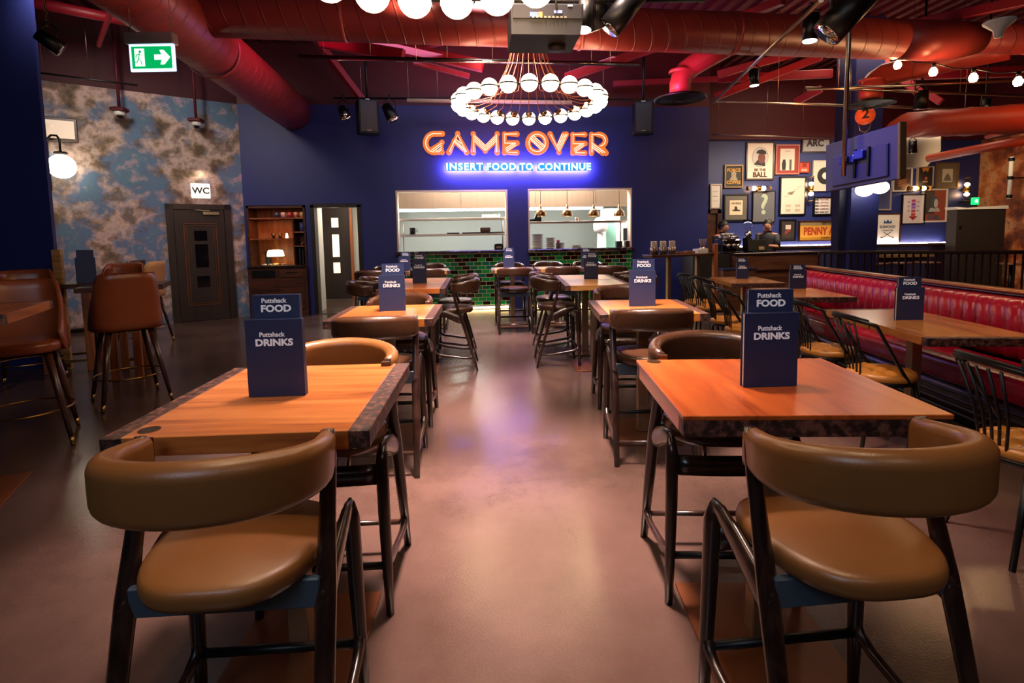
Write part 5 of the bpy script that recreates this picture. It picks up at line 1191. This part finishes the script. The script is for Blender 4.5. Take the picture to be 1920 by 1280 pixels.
MB().b2((-.12, 0, 0), (.5, .24, .72)).build('body', M['bar_wood'], lb); MB().b2((-.13, -.01, .72), (.51, .25, .75)).build('top', M['navy_dark'], lb)
bk_ = MB().b2((bx0-.75, YC+.1, 0), (bx0-.02, YC+.6, bz-.02)).build('back_counter', M['charcoal']); tag(bk_, 'dark counter block carrying the coffee machine', 'counter')
# ledge with light along the gallery wall
gl = empty('wall_counter', (0, 0, 0), 0, 'long back counter along the gallery wall with light behind it', 'counter')
gx0, gx1 = ony(1345, 470, 11.1).x, ony(1788, 466, 11.1).x; gz = 1.08
MB().b2((gx0, YG-.42, gz-.05), (gx1, YG-.06, gz)).build('ledge', M['dark_wood'], gl); MB().b2((gx0, YG-.4, 0), (gx1, YG-.1, gz-.05)).build('front', M['navy_dark'], gl)
MB().b2((gx0+.1, YG-.09, gz-.0), (gx1, YG-.07, gz+.012)).build('strip_light', E('lit_white_strip', '#ffe8d8', 40), gl)
em = empty('coffee_machine', (ony(1381, 450, YC).x, YC+.34, bz), 0, 'chrome coffee machine with cups on top at the end of the bar', 'coffee machine')
MB().box((0, 0, .2), (.36, .4, .12), .05, seg=3).build('body', M['chrome'], em); MB().box((0, .05, .08), (.3, .28, .16), .02).build('base', M['black_plastic'], em); MB().b2((-.17, -.2, 0), (.17, .16, .025)).build('drip_tray', M['steel'], em)
MB().lathe([(.0, .27), (.2, .27), (.22, .3), (.2, .32), (0, .32)], seg=28).build('cup_rail', M['chrome'], em)
for x in (-.09, .02, .11):
    MB().cyl((x, -.2, .17), (x, -.2, .11), .028, seg=14).build('group_head', M['chrome'], em); MB().bar((x, -.22, .1), (x, -.32, .09), .02, .02).build('filter_handle', M['black'], em)
for i in range(6):
    o = cyl_cup(.022, .03, .05).build('espresso_cup', M['white']); o.location = (em.location.x-.1+i*.042, em.location.y-.02+.05*(i % 2), bz+.321); tag(o, 'small white cup on top of the coffee machine', 'cup', 'cups on the coffee machine')
gr = empty('coffee_grinder', (ony(1418, 455, YC).x, YC+.3, bz), 0, 'coffee grinder with a clear glass hopper beside the coffee machine', 'grinder')
MB().box((0, 0, .14), (.13, .16, .28), .03, seg=2).build('body', M['black_plastic'], gr); MB().sphere((0, -.02, .34), .07, 18, 12).build('dome', M['chrome'], gr)
MB().lathe([(.03, .4), (.04, .42), (.085, .52), (.09, .62), (.083, .62), (.078, .52), (.035, .43), (.025, .41)], seg=24).build('hopper', M['glass'], gr)
ts = empty('till_screen', (ony(1424, 458, YC).x, YC+.08, bz), -.15, 'black till screen tilted back on the bar counter', 'till')
MB().box((0, 0, .13), (.34, .035, .23), .008, (-.3, 0, 0)).build('screen', M['black_plastic'], ts); MB().b2((-.1, -.05, 0), (.12, .1, .03), .01).build('base', M['black_plastic'], ts); MB().box((.07, -.035, .085), (.1, .004, .06), 0, (-.3, 0, 0)).build('logo_card', M['steel'], ts)
# staff
def skin(joints, edges, radii, mat_, name, parent=None, sub=2):
    me = bpy.data.meshes.new(name); me.from_pydata(joints, edges, []); o = bpy.data.objects.new(name, me); COL.objects.link(o)
    md = o.modifiers.new('skin', 'SKIN'); 
    for i, v in enumerate(me.skin_vertices[0].data): v.radius = radii[i]; v.use_root = (i == 0)
    o.modifiers.new('sub', 'SUBSURF').levels = sub
    dg = bpy.context.evaluated_depsgraph_get(); dg.update(); nm = bpy.data.meshes.new_from_object(o.evaluated_get(dg)); bpy.data.objects.remove(o)
    for p_ in nm.polygons: p_.use_smooth = True
    nm.materials.clear(); nm.materials.append(mat_); q = bpy.data.objects.new(name, nm); COL.objects.link(q)
    if parent: q.parent = parent
    return q
M['skin'] = mat('skin', '#b07a62', .5, noise=.06); M['shirt'] = mat('dark_navy_shirt', '#14141f', .7, noise=.1); M['hair'] = mat('dark_hair', '#150f0d', .55, noise=.2, nscale=40)
def person(loc, rz, label, H=1.68, head_dx=0, lean=.0, arm=.55):
    r = empty('person', loc, rz, label, 'person'); s = H/1.68
    J = [(0, 0, .92), (0, 0, 1.08), (lean*.4, -.02, 1.25), (lean*.7, -.03, 1.36), (lean*.85, -.035, 1.42), (lean+head_dx, -.06, 1.48), (lean+head_dx, -.075, 1.56), (lean+head_dx, -.065, 1.64),
         (lean*.7-.16, -.03, 1.36), (lean*.7-.21, -.1, 1.12), (lean*.7-.12, -.32, 1.08+.06), (lean*.7-.09, -.40, 1.15), (lean*.7+.16, -.03, 1.36), (lean*.7+.21, -.1, 1.12), (lean*.7+.12, -.32, 1.14), (lean*.7+.09, -.40, 1.15),
         (-.09, 0, .86), (-.1, -.02, .48), (-.1, .02, .08), (-.1, -.1, .04), (.09, 0, .86), (.1, -.02, .48), (.1, .02, .08), (.1, -.1, .04)]
    E_ = [(0, 1), (1, 2), (2, 3), (3, 4), (4, 5), (5, 6), (6, 7), (3, 8), (8, 9), (9, 10), (10, 11), (3, 12), (12, 13), (13, 14), (14, 15), (0, 16), (16, 17), (17, 18), (18, 19), (0, 20), (20, 21), (21, 22), (22, 23)]
    Rr = [(.14, .1), (.13, .1), (.15, .11), (.13, .095), (.055, .055), (.062, .07), (.075, .09), (.06, .075), (.06, .06), (.045, .045), (.035, .035), (.03, .025), (.06, .06), (.045, .045), (.035, .035), (.03, .025), (.085, .085), (.06, .06), (.042, .042), (.035, .03), (.085, .085), (.06, .06), (.042, .042), (.035, .03)]
    J = [tuple(c_*s for c_ in j) for j in J]
    body = skin(J, E_, Rr, M['skin'], 'body', r)
    hx, hy, hz = J[6]
    hr = MB(); hr.sphere((hx, hy+.022, hz+.035), .112, 20, 14, (.85, 1.02, 1.0)); hr.build('hair', M['hair'], r)
    fc = MB(); fc.sphere((hx, hy-.028, hz-.005), .082, 20, 14, (.88, .9, 1.18)); fc.tube([(hx, hy-.095, hz+.01), (hx, hy-.118, hz-.02), (hx, hy-.1, hz-.03)], [.007, .012, .009], 8)
    for e_ in (-1, 1): fc.sphere((hx+e_*.078, hy-.01, hz-.005), .02, 10, 8, (.4, .7, 1))
    fc.build('face', M['skin'], r)
    ey = MB()
    for e_ in (-1, 1): ey.sphere((hx+e_*.03, hy-.098, hz+.012), .009, 10, 8, (1.2, .5, .8))
    ey.build('eyes', M['ink'], r); MB().box((hx, hy-.1, hz-.048), (.04, .008, .008), .003).build('mouth', mat('lips', '#7a4038', .5), r)
    # shirt over the torso and upper arms
    sh = MB()
    for (zc, wx, wy) in (): pass
    rs = []
    for z, wx, wy, dx_, dy_ in ((.84, .19, .135, 0, 0), (1.0, .18, .13, 0, 0), (1.15, .185, .135, lean*.3, -.01), (1.28, .2, .135, lean*.5, -.02), (1.37, .19, .115, lean*.7, -.03), (1.42, .09, .08, lean*.8, -.035)):
        rs.append([Vector(((dx_+wx*math.cos(2*PI*k/24))*s, (dy_+wy*math.sin(2*PI*k/24))*s, z*s)) for k in range(24)])
    sh.rings(rs)
    for e_ in (-1, 1): sh.tube([Vector(J[8 if e_ < 0 else 12]), Vector(J[9 if e_ < 0 else 13])], [.075, .06], 12)
    sh.build('shirt', M['shirt'], r)
    tr = MB()
    for e_ in (16, 20): tr.tube([Vector(J[e_])+Vector((0, 0, .04)), Vector(J[e_+1]), Vector(J[e_+2])], [.11, .082, .062], 14)
    tr.build('trousers', M['charcoal'], r)
    for e_ in (16, 20):
        q = Vector(J[e_+2]); MB().box((q.x, q.y-.06, .045), (.095, .27, .09), .035, seg=2).build('shoe', M['black'], r)
    return r
q = ony(1364, 435, 10.15); person((q.x-.0, 10.45, 0), .3, 'person in a dark shirt bent over the coffee machine', 1.62, 0, .03)
q = ony(1449, 428, 10.3); person((q.x, 10.5, 0), -.7, 'person in a dark shirt turned sideways behind the till screen', 1.64, 0, .02)
# door frame at the corner left of the bar
dfm = MB(); xq = ony(1341, 470, 10.9).x; zt = ony(1341, 393, 10.9).z
dfm.b2((xq-.22, 10.86, 0), (xq-.14, 10.95, zt)); dfm.b2((xq+.02, 10.86, 0), (xq+.1, 10.95, zt)); dfm.b2((xq-.22, 10.86, zt-.08), (xq+.1, 10.95, zt)); dfm.b2((xq-.14, 10.9, 0), (xq+.02, 10.93, zt-.08))
struct(dfm.build('door_4', M['cabinet_wood']))

# ------------------------------------------------------------------ framed pictures on the gallery wall
def frame(px0, py0, px1, py1, label, fcol, mcol, art=None, mw_=.04, lip=.03, Yf=None, cat='picture'):
    Yq = Yf or YG-.02; a, b = ony(px0, py0, Yq), ony(px1, py1, Yq); c = (a+b)/2; w_, h_ = abs(b.x-a.x), abs(a.z-b.z)
    r = empty('framed_picture', (c.x, Yq, c.z), 0, label, cat, 'pictures on the gallery wall')
    f = MB(); t = lip
    f.b2((-w_/2, -.03, -h_/2), (-w_/2+t, .02, h_/2)); f.b2((w_/2-t, -.03, -h_/2), (w_/2, .02, h_/2)); f.b2((-w_/2+t, -.03, h_/2-t), (w_/2-t, .02, h_/2)); f.b2((-w_/2+t, -.03, -h_/2), (w_/2-t, .02, -h_/2+t)); f.build('frame', fcol, r)
    MB().b2((-w_/2+t, -.012, -h_/2+t), (w_/2-t, 0, h_/2-t)).build('print', mcol, r)
    def flat(name, poly, m_, y=-.014): return MB().prism(poly, -.0012, .0012, Matrix.Translation((0, y, 0)) @ Matrix.Rotation(PI/2, 4, 'X')).build(name, m_, r)
    def tx(s_, size, z, m_, x=0, off=.003, sx=1, y=-.016): return text('lettering', s_, size, (x, y, z), FRONT, m_, r, .0015, off, sx)
    if art: art(r, w_, h_, flat, tx)
    return r
def cm(c): return M.setdefault('c'+c, mat('print_colour_'+c.lstrip('#'), c, .6, noise=.05))
def ell(cx_, cz_, rx, rz_, n=24): return [(cx_+rx*math.cos(2*PI*k/n), cz_+rz_*math.sin(2*PI*k/n)) for k in range(n)]
def rect(x0, z0, x1, z1): return [(x0, z0), (x1, z0), (x1, z1), (x0, z1)]
FD = M['walnut']; FB = M['black']; FG = M['gold']; FS = M['steel']
def a_coffee(r, w, h, flat, tx): tx('FORCE', .1, h*.26, cm('#c8912c')); tx('COFFEE', .095, -h*.27, cm('#c8912c')); flat('figure', [(-.1, -.09), (.1, -.09), (.05, .0), (.06, .08), (0, .12), (-.06, .08), (-.05, 0)], cm('#9a8a6a'))
frame(1358, 309, 1392, 352, 'dark poster with yellow lettering in a dull gold frame, left of the big cap portrait', FG, cm('#1d1c14'), a_coffee)
def a_ball(r, w, h, flat, tx):
    flat('medallion', ell(0, h*.1, .19, .22), cm('#8a8682')); flat('medallion_ground', ell(0, h*.1, .18, .21), cm('#bdb6b0'), -.0155)
    flat('shoulders', [(-.15, h*.1-.16), (.12, h*.1-.2), (.1, h*.1-.08), (-.06, h*.1-.06)], M['ink'], -.017); flat('face', ell(.03, h*.1-.02, .085, .12), cm('#6a3a28'), -.0185); flat('cap', [(-.1, h*.1+.08), (.14, h*.1+.06), (.12, h*.1+.13), (.03, h*.1+.17), (-.07, h*.1+.14)], M['ink'], -.02)
    tx('BE THE', .085, -h*.24, cm('#5a3020')); tx('BALL', .15, -h*.37, cm('#4a2a1e'), off=.008)
frame(1399, 266, 1450, 337, 'large framed BE THE BALL poster with a capped face in a circle', FD, cm('#d8cbbb'), a_ball)
def a_patent(r, w, h, flat, tx):
    flat('inner_sheet', rect(-w*.3, -h*.36, w*.3, h*.36), cm('#cfc0b0')); flat('barrel_drawing', [(-.12, -.23), (-.04, -.23), (-.03, -.1), (-.05, 0), (-.1, 0), (-.13, -.1)], M['ink'], -.0165); flat('bar_drawing', rect(.05, -.23, .1, 0), cm('#4a4038'), -.0165); tx('patent', .05, h*.28, cm('#8a8078'), off=0)
frame(1454, 271, 1497, 327, 'framed drawing sheet with two dark shapes on a red mat', cm('#a8685a'), cm('#8e2a20'), a_patent)
def a_bar(r, w, h, flat, tx): tx('22', .1, .05, cm('#5a1408'), off=.006); tx('BAR', .075, -.06, cm('#e8b090'), off=.004)
frame(1498, 304, 1517, 324, 'tiny orange-red square sign above the vertical wall light', cm('#8a2a18'), cm('#b83c22'), a_bar, lip=.01)
def a_arc(r, w, h, flat, tx): tx('ARC', .2, -.02, cm('#2a1c18'), -.02, .008)
frame(1503, 248, 1556, 286, 'wide ARC sign partly hidden by the television', FD, cm('#9a9a9e'), a_arc)
def a_record(r, w, h, flat, tx):
    flat('record', ell(.05, 0, .19, .19, 32), M['ink']); flat('record_label', ell(.05, 0, .075, .075), cm('#d8d0c4'), -.0165); tx('S', .07, 0, M['ink'], .05)
frame(1524, 301, 1561, 358, 'white poster with a black record on it, left of the navy column', cm('#c8beb0'), cm('#c9c0b2'), a_record, lip=.015)
def a_map(r, w, h, flat, tx):
    for i in range(5):
        x0 = -.2+i*.07; flat('map_line', [(x0, -.02+.05*i), (x0+.12, .0+.05*i), (x0+.12, .006+.05*i), (x0, -.012+.05*i)], cm('#7a6e60'))
    for x0, z0 in ((-.1, -.22), (.12, -.22), (-.1, -.32), (.12, -.32)): flat('map_note', rect(x0-.06, z0-.03, x0+.06, z0+.03), cm('#a89c8c'))
    flat('map_island', [(-.12, .05), (-.02, .02), (.06, .12), (.0, .1), (-.1, .08)], cm('#7a6e60'), -.0165)
frame(1462, 331, 1509, 403, 'large cream framed chart with faint drawn lines', FB, cm('#c8bfb0'), a_map)
def a_rules(r, w, h, flat, tx):
    for i, s_ in enumerate(('FIGHTING', 'SPITTING', 'DRINKING', 'GAMBLING', 'BARE FEET')):
        z = h*.34-i*h*.17; tx('NO', .055, z, M['ink'], -w*.3, .003); tx(s_, .055, z, cm('#7a4a50') if i < 4 else M['ink'], w*.1, .001, .85)
frame(1525, 369, 1558, 403, 'white house rules poster listing NO FIGHTING to NO BARE FEET', FB, cm('#d8d4d0'), a_rules)
def a_cert(r, w, h, flat, tx):
    for z in (.1, .0, -.1): flat('text_line', rect(-w*.25, z, w*.2, z+.012), cm('#8a8680'))
frame(1331, 345, 1352, 392, 'silver framed certificate at the end of the navy wall', FS, cm('#c9c4bc'), a_cert)
def a_where(r, w, h, flat, tx):
    flat('inner_sheet', rect(-.15, -.16, .15, .16), cm('#cdb89c')); tx('WHERE', .07, .09, cm('#3a2c24'), y=-.018, off=.001); flat('ink_drawing', [(-.11, -.05), (-.05, -.08), (.09, -.08), (.1, -.05), (.03, -.04), (.02, .02), (-.03, .03), (-.04, -.04)], M['ink'], -.0165)
frame(1357, 364, 1402, 414, 'small ink drawing in a wide grey mat, left of the question mark poster', FB, cm('#57514a'), a_where)
def a_q(r, w, h, flat, tx): tx('?', .62, .03, cm('#9aa690'), 0, .012)
frame(1411, 358, 1452, 416, 'grey poster with a large pale question mark', FB, cm('#55565c'), a_q, lip=.012)
def a_red(r, w, h, flat, tx): flat('red_shape', [(-.07, -.1), (.06, -.02), (.07, .03), (-.07, -.02)], cm('#7a2a20')); flat('white_lettering', rect(-.06, .02, .07, .12), cm('#b8a8a0')); flat('dark_shape', rect(-.02, -.18, .06, -.08), cm('#3a2420'))
frame(1462, 411, 1491, 452, 'dark framed print with a red shape and white letters above the bar', FB, cm('#2a2220'), a_red, lip=.035)
def a_penny(r, w, h, flat, tx):
    flat('header', rect(-w/2+.03, h/2-.11, w/2-.03, h/2-.03), cm('#7a6a48')); tx('TEST YOUR S', .06, h/2-.07, M['ink'], w*.2, .002, y=-.018); tx('PENNY A', .24, -.015, cm('#9a2c14'), -.03, .008, .74); tx('London & Pro', .07, -h*.33, cm('#4a2418'), w*.22, .001)
frame(1497, 414, 1576, 451, 'yellow PENNY A amusement sign above the bar, cut off by the navy column', FD, cm('#c08c30'), a_penny)
frame(1560, 352, 1579, 403, 'slim black-framed print mostly hidden by the navy column', FB, cm('#c8c4bc'))
frame(1640, 353, 1669, 394, 'bluish print in a pale frame right of the navy column', cm('#8a7c78'), cm('#3c4266'))
def a_club(r, w, h, flat, tx):
    tx('SHWOOD', .085, .04, cm('#202a4a'), .0, .002); tx('Country Club', .05, -.04, cm('#202a4a'), .0, .0005)
    flat('crown', [(-.1, .12), (-.09, .2), (-.05, .15), (0, .21), (.05, .15), (.09, .2), (.1, .12)], cm('#2a4a7a'))
    for s_ in (-1, 1): flat('golf_club', [(-.12*s_, -.2), (-.1*s_, -.2), (.1*s_, -.08), (.085*s_, -.07)], M['ink']); flat('club_head', [(-.12*s_, -.21), (-.17*s_, -.21), (-.16*s_, -.19), (-.1*s_, -.19)], M['ink'], -.0165)
frame(1640, 400, 1686, 457, 'white club crest print with crossed golf clubs right of the navy column', FD, cm('#d0ccc8'), a_club)
def a_tiger(r, w, h, flat, tx):
    for i in range(5): flat('stripe', [(-.1, -.16+.05*i), (.1, -.1+.05*i), (.1, -.08+.05*i), (-.1, -.135+.05*i)], cm('#a8683a'))
frame(1674, 314, 1708, 359, 'striped brown print in a white frame beside the television edge', cm('#c8c0b8'), cm('#40281e'), a_tiger)
def a_blk(r, w, h, flat, tx): flat('orange_top', [(-.09, .2), (.09, .2), (.06, .1), (0, .14), (-.06, .1)], cm('#c07a2c')); flat('disc', ell(.02, -.04, .035, .035), cm('#b85a34')); flat('bar', rect(-.06, -.13, .06, -.1), cm('#c8a888'))
frame(1720, 312, 1748, 350, 'black poster with an orange top in a cream frame', cm('#b09a80'), cm('#1a1414'), a_blk, lip=.02)
def a_gold(r, w, h, flat, tx): flat('inner_sheet', rect(-.13, -.15, .13, .15), cm('#cdbfa8')); flat('ink_figures', [(-.1, -.12), (.1, -.12), (.07, -.04), (.0, .06), (-.07, -.04)], cm('#6a6258'), -.0165)
frame(1756, 305, 1795, 353, 'figure drawing in a wide gilt frame, topmost at the right', FG, cm('#6f6048'), a_gold)
def a_arrow(r, w, h, flat, tx):
    for i, (c_, z) in enumerate((('#a03a6a', .19), ('#7a3a98', .11), ('#8a5ab0', .04), ('#a04050', -.04), ('#b0303a', -.12))): flat('band', rect(-.05, z-.03, .05, z+.03), cm(c_))
    flat('arrow_head', [(-.11, -.16), (.11, -.16), (0, -.25)], cm('#8a1c26'))
    for z in (.15, .05, -.05): flat('note', rect(.08, z, .14, z+.03), cm('#8a86a0')); flat('note', rect(-.15, z, -.09, z+.03), cm('#8a86a0'))
frame(1691, 364, 1732, 420, 'framed print with a purple and red downward arrow', FB, cm('#cabfc4'), a_arrow, lip=.025)
def a_carl(r, w, h, flat, tx):
    flat('dark_half', rect(-w/2+.04, -h*.26, 0, h/2-.05), cm('#3c3436')); flat('shoulders', [(-.15, -.14), (.15, -.14), (.1, -.05), (-.1, -.05)], cm('#a8a4a4'), -.016); flat('head', ell(0, .07, .1, .14), cm('#3a4a58'), -.0175); flat('cheek', ell(.03, .05, .05, .1), cm('#b8a89c'), -.019); tx('CARL', .13, -h*.36, cm('#38506a'), 0, .006, y=-.0185)
frame(1729, 354, 1773, 416, 'red and grey portrait poster reading CARL in a white frame', cm('#cfc8c4'), cm('#96402e'), a_carl, lip=.035)
# tube wall lights between the pictures
def sconce(px_, py_, horiz, lab):
    q = ony(px_, py_, YG-.12); r = empty('tube_wall_light', q, 0, lab, 'wall lamp', 'tube wall lights between the pictures'); ax = Vector((1, 0, 0)) if horiz else Vector((0, 0, 1))
    MB().cyl((0, .1, 0), (0, .0, 0), .05, seg=18).build('wall_plate', M['brass'], r); MB().cyl(-ax*.05, ax*.05, .045, seg=18).build('holder', M['brass'], r)
    for s_ in (-1, 1):
        MB().sphere(ax*s_*.11, .042, 16, 10).build('bulb', M['bulb'], r)
        MB().tube([ax*s_*.05, ax*s_*.26], .05, 18, caps=False).build('glass_tube', M['glass'], r)
        MB().tube([ax*s_*.25, ax*s_*.275], .052, 18, caps=True).build('end_ring', M['brass'], r)
sconce(1423, 353, True, 'horizontal two-bulb tube light under the cap portrait')
sconce(1521, 354, False, 'vertical two-bulb tube light right of the cream chart')
sconce(1724, 353, True, 'horizontal two-bulb tube light under the orange-topped poster')
sconce(1813, 355, False, 'vertical two-bulb tube light by the rust coloured wall')
# right-hand background: charcoal cabinet, exit light, pale lid
cx0_, cx1_ = ony(1793, 430, 9.6).x, ony(1884, 430, 9.6).x; zt = ony(1840, 392, 9.6).z
cb = empty('charcoal_cabinet', ((cx0_+cx1_)/2, 9.6, 0), 0, 'tall charcoal cabinet with a pale slanted top at the right', 'cabinet'); w = (cx1_-cx0_)/2
MB().b2((-w, 0, 0), (w, .22, zt)).build('body', M['charcoal'], cb); MB().prism([(-w-.02, 0), (w+.04, 0), (w+.02, .07), (-w*.6, -.0+.03), (-w-.04, .05)], -.24, .02, Matrix.Translation((0, 0, zt)) @ Matrix.Rotation(PI/2, 4, 'X')).build('slanted_top', M['white'], cb); MB().cyl((-w+.08, -.012, zt-.35), (-w+.08, .0, zt-.35), .03).build('lock', M['black'], cb)
q = ony(1828, 377, 11.0); eb = empty('exit_light', q, 0, 'small green lit exit box beside the rust wall', 'exit light'); MB().box((0, 0, 0), (.12, .1, .16), .01).build('body', E('lit_green_box', '#10c060', 1.5), eb); MB().sphere((-.02, -.055, 0), .035, 12, 8, (1, .3, 1)).build('lamp', E('lit_white_dot', '#f0fff4', 4), eb)
MB().bar((0, .05, 0), (0, YG-11.0, 0), .03, .03).build('bracket', M['black'], eb)
lw = empty('low_bar_ledge', (0, 0, 0), 0, 'yellowish wooden bar ledge seen between the balusters', 'ledge')
xa, xb = ony(1640, 480, 10.6).x, ony(1745, 480, 10.6).x; z_ = ony(1690, 477, 10.6).z
MB().b2((xa, 10.5, z_-.06), (xb, 10.8, z_), .004).build('board', M['gold'], lw); MB().b2((xa+.05, 10.6, 0), (xb-.05, 10.7, z_-.06)).build('panel', M['navy_dark'], lw)
for i, x in enumerate((1642, 1690, 1738, 1895, 1965)):
    q = ony(x, 510, 9.7-.9*(i > 2)); r = empty('cafe_table', (q.x, q.y, 0), 0, f'dim small table behind the balusters, {["leftmost", "second from left", "middle", "second from right", "rightmost"][i]} of five', 'table', 'dim tables behind the balusters')
    MB().cyl((0, 0, .72), (0, 0, .75), .21, seg=28).build('tabletop', M['bar_wood'], r); MB().cyl((0, 0, 0), (0, 0, .72), .03).build('column', M['black'], r); MB().cyl((0, 0, 0), (0, 0, .02), .18, seg=24).build('base', M['black'], r)
q = ony(1895, 325, 9.4)
rp = empty('service_riser', (q.x, 9.4, 0), 0, 'white jointed service pipe on the rust wall at far right', 'pipe')
MB().cyl((0, 0, 1.95), (0, 0, 2.75), .035).build('pipe', M['white'], rp)
for z in (2.0, 2.35, 2.7): MB().cyl((0, 0, z-.03), (0, 0, z+.03), .05).build('coupling', M['black'], rp)
MB().bar((0, 0, 2.35), (XG-q.x, .0, 2.35), .02, .02).build('bracket', M['black'], rp)
